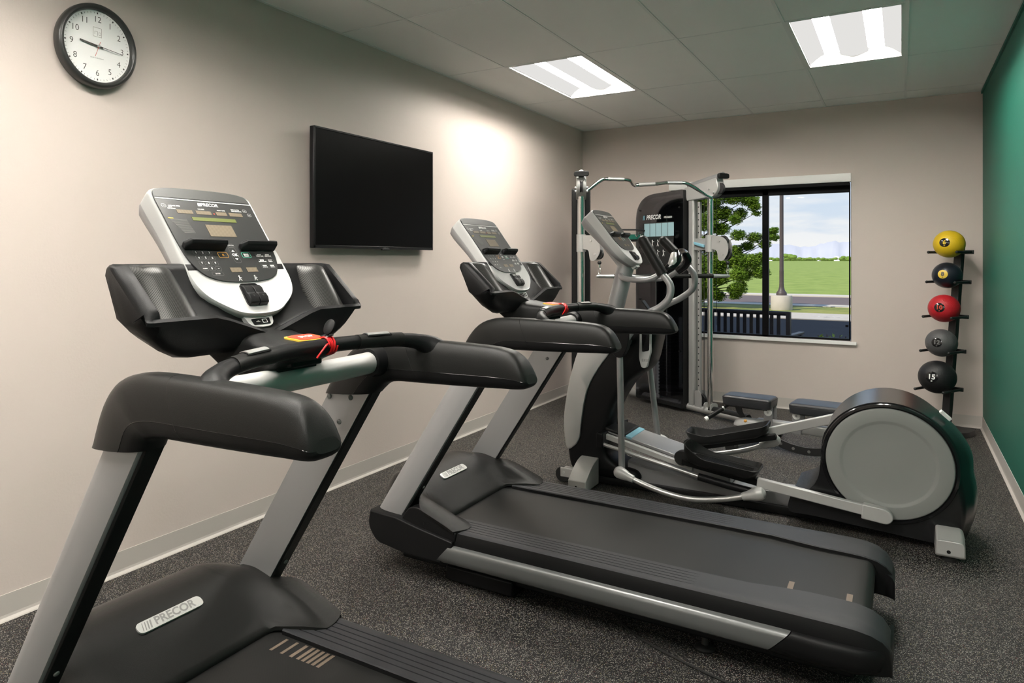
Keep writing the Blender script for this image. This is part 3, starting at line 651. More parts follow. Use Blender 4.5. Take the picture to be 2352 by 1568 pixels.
    # --- arms
    S = [((1.385, .968), (1.578, .985)), ((1.410, 1.015), (1.592, 1.000)), ((1.445, 1.070), (1.607, 1.013)), ((1.492, 1.116), (1.628, 1.021)), ((1.552, 1.143), (1.662, 1.025)), ((1.630, 1.1515), (1.71, 1.026)), ((1.80, 1.1510), (1.81, 1.0285)), ((1.93, 1.1480), (1.93, 1.0325)),
         ((1.995, 1.143), (1.995, 1.0355)), ((2.025, 1.1350), (2.035, 1.0370)), ((2.046, 1.120), (2.060, 1.0400)), ((2.061, 1.098), (2.073, 1.046)), ((2.071, 1.078), (2.0785, 1.055))]
    # resample smooth
    top = catmull([Vector((a[0], 0, a[1])) for a, b in S], 3); bot = catmull([Vector((b[0], 0, b[1])) for a, b in S], 3)
    NA = 32
    for sg in (-1, 1):
        secs = []; m = len(top)
        for i in range(m):
            a, b = top[i], bot[i]; c = (a+b)/2; h = (a-b)/2; q = i/(m-1); wy = .047 if q < .3 else .045
            if q > .80: wy = .045*math.sqrt(max(0, 1-((q-.80)/.20)**2*.55))
            yc_ = sg*.400 if q > .3 else sg*(.381+(.400-.381)*max(0, (q-.03))/.27)
            sec = []
            for k in range(NA):
                t = 2*PI*k/NA; cc, ss = math.cos(t), math.sin(t); e = 3.4
                v_ = math.copysign(abs(ss)**(2/e), ss); w_ = math.copysign(abs(cc)**(2/e), cc)*(1-.20*max(0, v_))
                sec.append(c+h*v_+Vector((0, wy*w_, 0))+Vector((0, yc_, 0)))
            secs.append(sec)
        upk = [k % NA for k in range(-1, NA//2+2)]; lok = [k % NA for k in range(NA//2+1, NA)]
        g = G().loft([[s_[k] for k in upk] for s_ in secs], cap=False, closed=False); g.add(secs[-1], [tuple(range(NA))]); arm = g.build('arm_rest', 'soft_grip', R, ang=50)
        g = G().loft([[s_[k] for k in lok] for s_ in secs], cap=False, closed=False); g.build('arm_lower_cover', 'black_plastic', arm, ang=50)
        for kk in (NA-1, NA//2+1):
            P = []
            for s_ in secs[:-1]: c = sum(s_, Vector())/NA; P.append(s_[kk]+(s_[kk]-c)*.002)
            G().tube(P, .0007, 6, False).build('seam_line', 'gloss_black', arm)
        # sleeve seam
        g = G(); i = m//2-2; s_ = secs[i]; c = sum(s_, Vector())/NA
        g.loft([[c+(p-c)*1.002+Vector((d, 0, 0)) for p in s_] for d in (0, .0012)], cap=False); g.build('seam_line', 'gloss_black', arm)
    # --- silver cross tube
    g = G().tube([(1.585, -.36, 1.082), (1.60, -.2, 1.082), (1.60, .2, 1.082), (1.585, .36, 1.082)], .031, 24, True); g.build('cross_tube', 'light_silver', R)
    for sg in (-1, 1): G().lathe([(.031, 0), (.040, .002), (.044, .02), (.046, .05)], (1.590, sg*.318, 1.082), (0, sg, 0), seg=32).build('tube_collar', 'black_plastic', R)
    # --- handlebar
    H = [(1.792, .402, 1.112), (1.765, .386, 1.134), (1.742, .350, 1.150), (1.722, .30, 1.158), (1.698, .22, 1.163), (1.683, .14, 1.164), (1.677, .06, 1.165)]
    path = [(x, -y, z) for x, y, z in H]+[(x, y, z) for x, y, z in reversed(H)]
    hb = G().tube(path, [.036, .031, .022, .0187]+[.0187]*6+[.0187, .022, .031, .036], 22).build('handlebar', 'black_plastic', R)
    for sg in (-1, 1):
        P = [(x, sg*y, z) for x, y, z in ((1.722, .30, 1.160), (1.698, .22, 1.163), (1.686, .15, 1.164))]
        gp = G().tube(P, .0198, 22).build('grip_sleeve', 'soft_grip', hb)
        a, b = Vector((1.7075, sg*.255, 1.1625)), Vector((1.692, sg*.180, 1.164)); d = (b-a).normalized(); sd = d.cross(Vector((0, 0, 1))).normalized(); pts = []
        def sens(w, L0, L1, r0):
            sc = []
            for k in range(9):
                an = -w+2*w*k/8; sc.append((an, r0))
            return [[a+d*q+(sd*math.sin(an)+Vector((0, 0, 1))*math.cos(an))*rr for an, rr in sc]+[a+d*q+(sd*math.sin(an)+Vector((0, 0, 1))*math.cos(an))*(rr-.004) for an, rr in reversed(sc)] for q in (L0, L0+.006, L1-.006, L1)]
        L = (b-a).length
        G().loft(sens(.80, -.004, L+.004, .0212)).build('sensor_frame', 'gloss_black', hb, ang=40)
        G().loft(sens(.62, .001, L-.001, .0228)).build('pulse_sensor', 'steel', hb, ang=40)
    # --- bridge between handlebar and console
    def bsec(x, w, zt, th, e=4): return [(x, a, b) for a, b in superell(0, zt-th/2, w, th/2, e, 28)]
    G().loft([bsec(1.688, .055, 1.166, .016), bsec(1.675, .085, 1.178, .040), bsec(1.64, .095, 1.183, .058), bsec(1.60, .096, 1.187, .085), bsec(1.55, .096, 1.193, .11), bsec(1.50, .105, 1.205, .12), bsec(1.46, .125, 1.225, .12), bsec(1.42, .14, 1.245, .10)]).build('bridge', 'charcoal_plastic', R, ang=50)
    g = G().loft([[(1.655+a, b, z) for a, b in roundpoly([(-.06, -.055), (-.06, .055), (0, .055), (0, -.055)], .012)] for z in (1.118, 1.15)]); g.build('lower_pod', 'black_plastic', R, bevel=.004)
    G().prism(roundpoly([(1.58, 1.05), (1.46, 1.10), (1.42, 1.22), (1.56, 1.17), (1.62, 1.14), (1.62, 1.07)], .02), -.07, .07).build('neck_bracket', 'black_plastic', R, bevel=.008)
    # stop plate
    a = Vector((1.635, .012, 1.1845)); d = Vector((1, 0, -.10)).normalized(); nn = Vector((.10, 0, 1)).normalized()
    ol = [(-.030, -.052), (-.038, 0), (-.030, .052), (.030, .046), (.036, 0), (.030, -.046)]
    def plt(k, h0, h1, m, nm, par):
        return G().loft([[a+d*(p*k if 1 else 0)+Vector((0, q*k, 0))+nn*h for p, q in roundpoly(ol, .012, 3)] for h in (h0, h1)]).build(nm, m, par, ang=30)
    sp = plt(1.0, -.004, .0022, 'yellow_print', 'stop_plate_rim', R); s2 = plt(.86, .001, .0036, 'red_print', 'stop_plate', sp)
    G().text('STOP', .020, a+nn*.0039, (0, 1, 0), -d, bold=.0008).build('stop_lettering', 'white_print', sp, smooth=False)
    # --- speaker tray (hull) : sections across y
    def tray(y):
        ay = abs(y); k = min(1, ay/.345)
        # lip height follows a V: high and far from the centre
        if ay > .17: lz = 1.247-.0*ay; lx = 1.512
        else: q = (.17-ay)/.17; lz = 1.247-.055*q; lx = 1.512
        lx -= .03*max(0, (ay-.25)/.11)**2*0
        tz = 1.372-.0*ay
        bz = 1.150+.085*max(0, (ay-.22)/.14)**2.2; bx_ = 1.50
        pk = .030 if ay > .16 else .030+.04*(1-ay/.16)
        pts = [(1.382, tz), (1.372, tz-.006), (1.368, tz-.02), (1.392, 1.30), (1.415, 1.23+.2*(bz-1.15)), (1.445, 1.170+.7*(bz-1.15)), (1.475, bz), (1.500, bz+.004), (1.520, bz+.022), (lx+.018, lz-.012), (lx+.020, lz-.003), (lx+.012, lz+.004),
               (lx, lz+.001), (lx-.014, lz-.008), (lx-.024, lz-.002), (1.440, 1.290), (1.406, 1.355), (1.396, 1.370)]
        return [(a, y, b) for a, b in pts]
    def tray_sec(y, wall=0, ins=0.):
        p = tray(y)
        if wall:
            L_, T_ = Vector((p[11][0], 0, p[11][2])), Vector((p[17][0], 0, p[17][2]))
            for n_, f_ in ((12, .06), (13, .14), (14, .24), (15, .62), (16, .93)):
                q = L_+(T_-L_)*f_+CN*(.010-ins); p[n_] = (q.x, y, q.z)
            if ins:
                c = Vector((1.455, 0, 1.262)); p = [((Vector((a, 0, b))-c)*(1-ins*4)+c) for a, _, b in p]; p = [(q.x, y, q.z) for q in p]
        return p
    ysx = [(-.364, 1, .018), (-.360, 1, .007), (-.350, 1, 0), (-.331, 1, 0), (-.328, 0, 0)]+[(q, 0, 0) for q in (-.30, -.26, -.22, -.18, -.14, -.10, -.05, 0, .05, .10, .14, .18, .22, .26, .30)]+[(.328, 0, 0), (.331, 1, 0), (.350, 1, 0), (.360, 1, .007), (.364, 1, .018)]
    secs = [tray_sec(*q) for q in ysx]
    tr = G().loft(secs).build('speaker_tray', 'black_plastic', R, ang=50)
    for sg in (-1, 1):
        secs = []
        lo_ = Vector((1.500, 0, 1.226)); hi = Vector((1.398, 0, 1.363))
        for k in range(9):
            f = k/8; arc = []; base_ = hi+(lo_-hi)*f; e_ = 1 if f > .12 else .35+.65*f/.12; yi = .215-.022*f
            for j_ in range(15):
                q = j_/14; arc.append(base_+Vector((0, sg*(yi+(.329-yi)*q), 0))+CN*(-.002+.034*e_*math.sin(PI*q)**.75))
            secs.append(arc+[base_+Vector((0, sg*.329, 0))-CN*.012, base_+Vector((0, sg*yi, 0))-CN*.012])
        G().loft(secs).build('speaker_mesh', 'speaker_mesh', tr, ang=50)
        pass
    make_console(R)
    return R

t1 = make_treadmill((0, 1.325, 0), 'nearest treadmill with silver uprights, its deck running out of the bottom of the view')
t2 = copy_tree(t1); t2.location = (-.05, 2.96, 0); t2['label'] = 'farther treadmill whose whole black deck is visible beside the elliptical'
# wear marks printed on the two belts
def belt_marks(par, spots):
    for x, y, w, dx in spots:
        G().loft([[(x-w/2, y-.035, h), (x+w/2, y-.035, h), (x+w/2+dx, y+.035, h), (x-w/2+dx, y+.035, h)] for h in (.2345, .2356)]).build('belt_stripe', 'belt_marks', par, smooth=False)
belt_marks(t1, [(1.335, .215, .010, 0), (1.375, .218, .010, 0), (1.410, .220, .012, 0)]+[(1.436+.019*k, .222, .011, 0) for k in range(5)])
belt_marks(t2, [(2.62, -.17, .018, 0), (2.80, -.17, .018, 0)])
def safety_cord(loc, label, clip):
    r = empty('safety_cord', loc, label, 'safety cord')
    # coil wound round the handlebar (bar axis about y there)
    P = []
    for k in range(0, 4*12+1):
        a = 2*PI*k/12; P.append((.0225*math.cos(a), -.014+.0072*k/12+.002*math.sin(a*1.3), .0225*math.sin(a)))
    G().tube(P, .0027, 8, False).build('coil', 'red_cord', r)
    G().tube([(.0225, -.014, .0), (.030, -.030, .008), (.036, -.052, -.002), (.030, -.068, -.022)], .0025, 8).build('loose_end', 'red_cord', r)
    if clip:
        G().loft([[(a, b, .022+.010*k+c) for a, b, c in ((-.013, -.010, 0), (-.013, .014, .003), (.013, .014, .003), (.013, -.010, 0))] for k in (0, .35)]).build('clip_jaw', 'gloss_black', r, bevel=.002)
        G().loft([[Vector((.0, .010, .046))+Vector((math.cos(t)*.016, 0, 0))*k+Vector((0, .45, .9))*(math.sin(t)*.021*k)+Vector((0, -.9, .45))*h for t in [2*PI*q/24 for q in range(24)]] for k, h in ((.88, -.0035), (1, -.002), (1, .002), (.85, .0035))]).build('clip_paddle', 'black_plastic', r)
    return r
safety_cord((1.674, 1.325+.045, 1.165), 'red coiled safety cord with black clip on the nearest treadmill handlebar', True)
c2 = safety_cord((1.674-.05, 2.96+.02, 1.165), 'red safety cord wound round the farther treadmill handlebar', False)

# ================================================================== ELLIPTICAL
EL = empty('elliptical_trainer', (0, 4.36, 0), 'grey and black elliptical cross-trainer with a large round rear wheel disc', 'elliptical')
def elliptical(R):
    DC = (2.843, .388)
    # rear housing: sections across y
    def prof(k, e=0.):
        """k: growth of the crown"""
        r = .296-.002*k; pts = []
        for a in range(-6, 176, 13): pts.append((DC[0]+(r+.062*k*max(0, math.cos(math.radians(a+10))))*math.cos(math.radians(a)), DC[1]+r*math.sin(math.radians(a))))
        pts += [(2.548, .33), (2.535, .26), (2.50, .205), (2.43, .165), (2.41, .15), (2.405, .075), (2.52, .070), (2.80, .052), (3.03, .038), (3.125+.025*k, .045), (3.148+.042*k, .11), (3.156+.055*k, .20), (3.150+.060*k, .285)]
        return cat2(pts, 3)
    ks = [(-.236, -.45), (-.228, -.15), (-.21, 0), (-.16, .55), (-.08, .9), (0, 1), (.08, .9), (.16, .55), (.21, 0), (.228, -.15), (.236, -.45)]
    G().loft([[(a, y, b) for a, b in prof(k)] for y, k in ks]).build('rear_housing', 'housing_gloss', R, ang=45)
    g = G(); 
    # seam and rear service cover
    def rim(a0, a1, r0, r1, y0, y1, m, nm, par):
        ps = []
        for a in range(a0, a1+1, 3): ps.append(math.radians(a))
        secs = [[(DC[0]+r0*math.cos(a), y0, DC[1]+r0*math.sin(a)), (DC[0]+r1*math.cos(a), y0, DC[1]+r1*math.sin(a)), (DC[0]+r1*math.cos(a), y1, DC[1]+r1*math.sin(a)), (DC[0]+r0*math.cos(a), y1, DC[1]+r0*math.sin(a))] for a in ps]
        return G().loft(secs).build(nm, m, par)
    for sg in (-1, 1):
        G().lathe([(.284, 0), (.290, .010), (.287, .016), (.276, .018), (.272, .010), (.0, .008)], (DC[0], sg*.232, DC[1]), (0, sg, 0), seg=96).build('wheel_ring', 'gloss_black', R, ang=50)
        G().lathe([(.268, 0), (.2685, .012), (.266, .016), (.262, .0175), (.210, .0185), (.206, .0180), (.196, .0130), (.190, .0118), (.10, .0135), (.0, .014)], (DC[0], sg*.238, DC[1]), (0, sg, 0), seg=128).build('wheel_disc', 'grey_disc', R, ang=60)
    for yv in (-.07,):
        pass
    a = math.radians(47); c = Vector((DC[0]+.352*math.cos(a), -.02, DC[1]+.325*math.sin(a)))
    nn = Vector((math.cos(a), 0, math.sin(a))); tt = Vector((-nn.z, 0, nn.x))
    G().loft([[c+tt*p+Vector((0, q, 0))+nn*h for p, q in roundpoly([(-.028, -.085), (-.028, -.035), (.028, -.035), (.028, -.085)], .006, 3)] for h in (-.012, .0015)]).build('warning_label', 'white_print', R, smooth=False)
    # feet
    def foot(x, y, front, nm):
        sg = -1 if y < 0 else 1
        if not front:
            pr = roundpoly([(x-.052, .128), (x+.046, .128), (x+.058, .110), (x+.060, .020), (x-.056, .020)], .012, 4)
            secs = [[(a, sg*.20, b) for a, b in pr], [(a, sg*.30, b) for a, b in pr], [(a, sg*.345, .02+(b-.02)*.72) for a, b in pr], [(x+(a-x)*.94, sg*.357, .03+(b-.02)*.62) for a, b in pr]]
            f = G().loft(secs).build(nm, 'light_silver', R, ang=40, bevel=.004)
            G().cyl((x-.005, sg*.3565, .048), (x-.005, sg*.3585, .048), .008, 18).build('bolt_hole', 'gloss_black', f)
        else:
            secs = []
            for k in range(9):
                q = k/8; y_ = .14+.22*q; z = .170*math.cos(q*1.12)
                secs.append([(x-.055, sg*y_, z), (x+.055, sg*y_, z), (x+.055, sg*y_, .012), (x-.055, sg*y_, .012)])
            f = G().loft(secs).build(nm, 'light_silver', R, ang=40, bevel=.004)
            G().cyl((x-.005, sg*.3605, .038), (x-.005, sg*.3625, .038), .007, 18).build('bolt_hole', 'gloss_black', f)
        G().lathe([(0, 0), (.028, 0), (.028, .012), (.012, .018), (.0, .020)], (x, sg*.325, 0), (0, 0, 1), seg=24).build('foot_pad', 'rubber', f)
    for sg in (-1, 1):
        foot(3.085, sg*.3, False, 'rear_foot'); foot(1.280, sg*.3, True, 'front_foot')
        br = G().box(1.105, 1.24, sg*.175-.024, sg*.175+.024, .032, .092).build('caster_bracket', 'light_silver', R, bevel=.006)
        G().cyl((1.118, sg*.175-.018, .047), (1.118, sg*.175+.018, .047), .046, 28).build('caster_wheel', 'rubber', br)
        G().cyl((1.128, sg*.1985, .062), (1.128, sg*.202, .062), .008, 14).build('bolt', 'steel', br)
    # base beam
    secs = [[(x, y, z) for y, z in ((-w, .018), (-w, zt-.01), (-w+.012, zt), (w-.012, zt), (w, zt-.01), (w, .018))] for x, w, zt in ((1.50, .09, .165), (1.62, .085, .142), (2.0, .08, .118), (2.45, .085, .128))]
    G().loft(secs).build('base_beam', 'silver_paint', R, ang=35)
    G().loft([[(x, y, z) for y, z in ((-.115, .012), (-.118, .03), (-.112, .05), (.112, .05), (.118, .03), (.115, .012))] for x in (1.20, 2.98)]).build('base_skirt', 'black_plastic', R)
    # front column shell
    outer = [(1.150, .075), (1.120, .19), (1.108, .38), (1.128, .55), (1.165, .70), (1.215, .83), (1.300, .94), (1.40, 1.02), (1.50, 1.065), (1.60, 1.055), (1.665, 1.02), (1.675, .94), (1.66, .86), (1.640, .78), (1.60, .715), (1.51, .640), (1.425, .50), (1.385, .38), (1.365, .26), (1.39, .175), (1.46, .135), (1.56, .115), (1.57, .06), (1.40, .045), (1.25, .05)]
    o2 = cat2(outer, 4)
    def ins(pts, k):
        cx = sum(p[0] for p in pts)/len(pts); cz = sum(p[1] for p in pts)/len(pts)
        out = []; K = len(pts)
        for i, p in enumerate(pts):
            a = Vector(pts[i-1]); b = Vector(pts[(i+1) % K]); t = (b-a).normalized(); nrm = Vector((t.y, -t.x)); out.append((p[0]-nrm.x*k, p[1]-nrm.y*k))
        return out
    sgn = -1 if (Vector(ins(o2, .01)[0])-Vector((1.3, .5))).length > (Vector(o2[0])-Vector((1.3, .5))).length else 1
    G().loft([[(a, y, b) for a, b in ins(o2, sgn*k)] for y, k in ((-.128, .030), (-.120, .010), (-.10, 0), (.10, 0), (.120, .010), (.128, .030))]).build('front_column', 'black_plastic', R, ang=45)
    wh = cat2([(1.121, .205), (1.104, .38), (1.125, .55), (1.161, .70), (1.211, .835), (1.32, .965), (1.45, 1.01), (1.50, .96), (1.42, .84), (1.33, .715), (1.268, .60), (1.236, .48), (1.216, .34), (1.207, .275), (1.175, .220)], 4)
    w2 = wh
    wc = (1.22, .60)
    for sg in (-1, 1): G().loft([[(wc[0]+(a-wc[0])*k, sg*y, wc[1]+(b-wc[1])*(.5+.5*k)) for a, b in w2] for y, k in ((.095, 1.01), (.134, 1.0), (.141, .97), (.144, .90))]).build('side_fairing', 'light_silver', R, ang=45)
    # dark slot and label on the shoulder
    g = G().loft([[(a, y, b) for a, b in roundpoly([(1.585, .98), (1.655, .985), (1.652, .84), (1.625, .74), (1.595, .74), (1.580, .80)], .016, 4)] for y in (-.10, -.134)]); sl = g.build('shoulder_panel', 'silver_plastic', R, bevel=.003)
    G().loft([[(a, y, b) for a, b in roundpoly([(1.598, .965), (1.645, .97), (1.642, .845), (1.600, .835)], .008, 4)] for y in (-.13, -.1352)]).build('cup_slot', 'gloss_black', sl, smooth=False)
    G().text('EFX', .024, (1.618, -.1345, .785), (1, 0, 0), (0, 0, 1), bold=.0006).build('lettering', 'badge_text', sl, smooth=False)
    # neck post
    G().tube([(1.375, 0, 1.02), (1.470, 0, 1.395)], .052, 28, False).build('neck_post', 'silver_paint', R)
    G().lathe([(.052, 0), (.074, .002), (.080, .014), (.078, .03)], (1.384, 0, 1.062), Vector((-.095, 0, -.375)), seg=32).build('post_collar', 'black_plastic', R)
    G().obox((1.60, .02, 1.075), Vector((.004, 0, .003)).cross(Vector((0, 1, 0))).normalized()*.07+Vector((0, 0, 0)), (0, .028, 0), Vector((.6, 0, .8))*.004).build('phone_ledge', 'charcoal_plastic', R, bevel=.002)
    # stationary handlebar: two silver tubes from the post to a black centre grip
    for sg in (-1, 1):
        G().tube([(1.435, sg*.03, 1.290), (1.47, sg*.10, 1.272), (1.56, sg*.155, 1.262), (1.66, sg*.165, 1.270), (1.735, sg*.150, 1.315)], .0165, 16).build('fixed_handle_tube', 'silver_paint', R)
        G().tube([(1.735, sg*.150, 1.315), (1.775, sg*.140, 1.345), (1.800, sg*.120, 1.385), (1.790, sg*.09, 1.425)], [.026, .028, .026, .020], 18).build('fixed_grip', 'gloss_black', R)
        G().tube([(1.762, sg*.150, 1.335), (1.784, sg*.140, 1.372), (1.782, sg*.11, 1.415)], [.016, .0265, .020], 14).build('pulse_sensor', 'badge', R)
    G().tube([(1.792, -.09, 1.425), (1.798, 0, 1.432), (1.792, .09, 1.425)], .018, 16).build('grip_bridge', 'gloss_black', R)
    # moving arms
    def arm(sg, gT, gB, path, low, ball):
        G().tube([gT, gB], [.031, .030], 22, False).build('arm_grip', 'soft_grip', R)
        g = G().sphere(gT, .031, 20, 12); g.build('grip_cap', 'soft_grip', R)
        G().tube([gB]+path, .0195, 18).build('arm_tube', 'silver_paint', R)
        G().tube(low, .0185, 18, False).build('swing_arm', 'silver_paint', R)
        pv = low[0]
        G().loft([[(pv[0]-.075+a, pv[1]+d, pv[2]+b) for a, b in roundpoly([(0.0, .12), (.15, .16), (.13, .02), (.10, -.045), (.055, -.045), (.03, .0)], .02, 3)] for d in (-.028, .028)]).build('pivot_cover', 'black_plastic', R, bevel=.008)
        G().cyl((pv[0], pv[1], pv[2]+.03), (pv[0], sg*.10, pv[2]+.03), .022, 20).build('pivot_shaft', 'steel', R)
    arm(-1, (1.651, -.28, 1.490), (1.762, -.28, 1.300), [(1.805, -.282, 1.240), (1.800, -.285, 1.170), (1.75, -.287, 1.115), (1.66, -.29, 1.06), (1.56, -.29, .93), (1.53, -.285, .86)], [(1.515, -.285, .86), (1.528, -.285, .165)], None)
    arm(1, (1.614, .28, 1.503), (1.765, .28, 1.340), [(1.803, .281, 1.285), (1.795, .283, 1.205), (1.72, .285, 1.14), (1.60, .287, 1.07), (1.53, .288, .95), (1.50, .285, .88)], [(1.498, .285, .88), (1.575, .285, .235)], None)
    # connecting links with bulbous joints
    def link(sg, pts):
        G().tube(pts, .0155, 16).build('connecting_link', 'steel', R)
        for p, q in ((pts[0], pts[1]), (pts[-1], pts[-2])):
            p, q = Vector(p), Vector(q); d = (q-p).normalized()
            G().tube([p-d*.044, p-d*.042, p-d*.033, p-d*.015, p+d*.012, p+d*.045, p+d*.075, p+d*.076], [.001, .014, .028, .035, .034, .024, .0205, .0205], 24, False).build('joint_boot', 'light_silver', R)
    link(-1, [(1.535, -.315, .150), (1.64, -.315, .116), (1.78, -.315, .082), (1.93, -.315, .072), (2.08, -.315, .098), (2.18, -.315, .128), (2.262, -.315, .158)])
    link(1, [(1.59, .315, .215), (1.72, .315, .180), (1.86, .315, .165), (2.02, .315, .20), (2.15, .315, .245), (2.25, .315, .30)])
    # pedal arms and pedals
    def pedal(sg, fr, rr, ea, eb):
        """fr/rr: front and rear of tray floor (x,z); ea: link start, eb: link end (x,y,z)"""
        y0 = sg*.215; w = .104
        fx, fz = fr; rx, rz = rr; d = Vector((rx-fx, 0, rz-fz)); L = d.length; d.normalize(); up = Vector((-d.z, 0, d.x)); up = up if up.z > 0 else -up
        O = Vector((fx, y0, fz))
        def P(s_, t_, h): return O+d*s_+Vector((0, t_, 0))+up*h
        ol = roundpoly([(0, -w*.80), (0, w*.80), (.10, w), (L-.02, w), (L, w*.72), (L, -w*.72), (L-.02, -w), (.10, -w)], [.04, .04, .03, .03, .03, .03, .03, .03], 5)
        def rimh(s_): q = s_/L; return .022+.052*max(0, 1-q/.32)**1.4+.012*max(0, (q-.8)/.2)
        def loop(k, hf): return [P(.5*L+(a-.5*L)*k, b*k, hf(a)) for a, b in ol]
        secs = [loop(.72, lambda a: -.028), loop(.93, lambda a: -.012), loop(1., lambda a: rimh(a)*.6), loop(1.015, lambda a: rimh(a)), loop(.985, lambda a: rimh(a)+.002), loop(.95, lambda a: rimh(a)*.85), loop(.92, lambda a: .004), loop(.90, lambda a: .001)]
        pd = G().loft(secs).build('pedal', 'charcoal_plastic', R, ang=50)
        for k in range(9):
            t_ = -.060+.015*k; G().beam(P(.05, t_, .0015), P(L-.04, t_, .0015), .0045, .003, up).build('tread_rib', 'black_plastic', pd)
        # carrier beam below tray
        G().beam(P(-.01, 0, -.042), P(L+.02, 0, -.046), .055, .034, up).build('pedal_beam', 'black_plastic', R, bevel=.006)
        G().lathe([(0, 0), (.040, 0), (.043, .01), (.040, .045), (0, .045)], P(-.012, -.022, -.025), (0, 1, 0), seg=28).build('roller_wheel', 'rubber', R)
        ea, eb = Vector(ea), Vector(eb)
        G().beam(ea, eb, .030, .052, (0, 0, 1)).build('link_beam', 'light_silver', R, bevel=.005)
        return P
    P1 = pedal(-1, (1.870, .288), (2.262, .238), (2.255, -.262, .205), (2.800, -.285, .152))
    P2 = pedal(1, (1.800, .262), (2.250, .392), (2.240, .235, .368), (2.78, .265, .555))
    d = Vector((.545, 0, -.053)).normalized(); up = Vector((.053, 0, .545)).normalized(); c = Vector((2.800, -.290, .150))
    G().loft([[c+d*a+up*b+Vector((0, y, 0)) for a, b in roundpoly([(-.065, -.036), (-.065, .036), (.040, .036), (.072, .0), (.050, -.036)], [.006, .01, .03, .03, .03], 5)] for y in (-.026, .024)]).build('crank_cover', 'light_silver', R, bevel=.006)
    G().tube([(2.27, -.25, .142), (2.10, -.25, .160), (1.95, -.25, .182)], .020, 16, False).build('guide_rod_sleeve', 'black_plastic', R)
    # ramp: two inclined rails with a grey top plate
    for sg in (-1, 1):
        G().beam((1.375, sg*.165, .318), (1.90, sg*.165, .200), .032, .030, (0, 0, 1)).build('ramp_rail', 'light_silver', R, bevel=.003)
        G().beam((1.375, sg*.215, .278), (2.16, sg*.215, .132), .022, .022, (0, 0, 1)).build('guide_rod', 'steel', R, bevel=.009, seg=3)
        G().box(1.355, 1.395, sg*.19-.05, sg*.19+.05, .255, .345).build('ramp_bracket', 'black_plastic', R, bevel=.006)
    G().loft([[(x, y, z+h) for y, h in ((-.13, 0), (.13, 0), (.13, -.02), (-.13, -.02))] for x, z in ((1.375, .350), (1.90, .228))]).build('ramp_cover', 'silver_paint', R, bevel=.004)
    G().loft([[(x, y, z+h) for y, h in ((-.135, .012), (.135, .012), (.135, -.01), (-.135, -.01))] for x, z in ((1.372, .350), (1.50, .322))]).build('ramp_cap', 'charcoal_plastic', R, bevel=.008)
    G().loft([[(x, y, z+h) for y, h in ((-.133, .002), (.133, .002), (.133, -.01), (-.133, -.01))] for x, z in ((1.50, .323), (1.535, .315))]).build('ramp_stripe', 'light_blue', R)
    G().box(1.90, 2.10, -.17, .17, .13, .215).build('ramp_foot', 'silver_paint', R, bevel=.01)
    G().tube([(1.44, 0, .60), (1.42, 0, .46), (1.41, 0, .36)], .010, 10).build('lift_cable', 'cable_black', R)
    # console
    O2 = Vector((1.318, 0, 1.658)); make_console(R, O2, detail=False, back_depth=.10, usb=False)
    F = lambda s, t, h=0.: face(s, t, h, O2)
    G().loft([[F(s_, t_, h) for s_, t_ in roundpoly([(.15, -.075), (.15, .075), (.33, .055), (.36, 0), (.33, -.055)], .03, 4)] for h in (-.11, -.03)]).build('console_neck', 'silver_plastic', R, bevel=.012)
    G().loft([[F(s_, t_, h) for s_, t_ in roundpoly([(.355, -.035), (.355, .035), (.385, .03), (.385, -.03)], .004, 3)] for h in (-.05, -.018)]).build('port_cover', 'white_print', R, bevel=.002)
elliptical(EL)

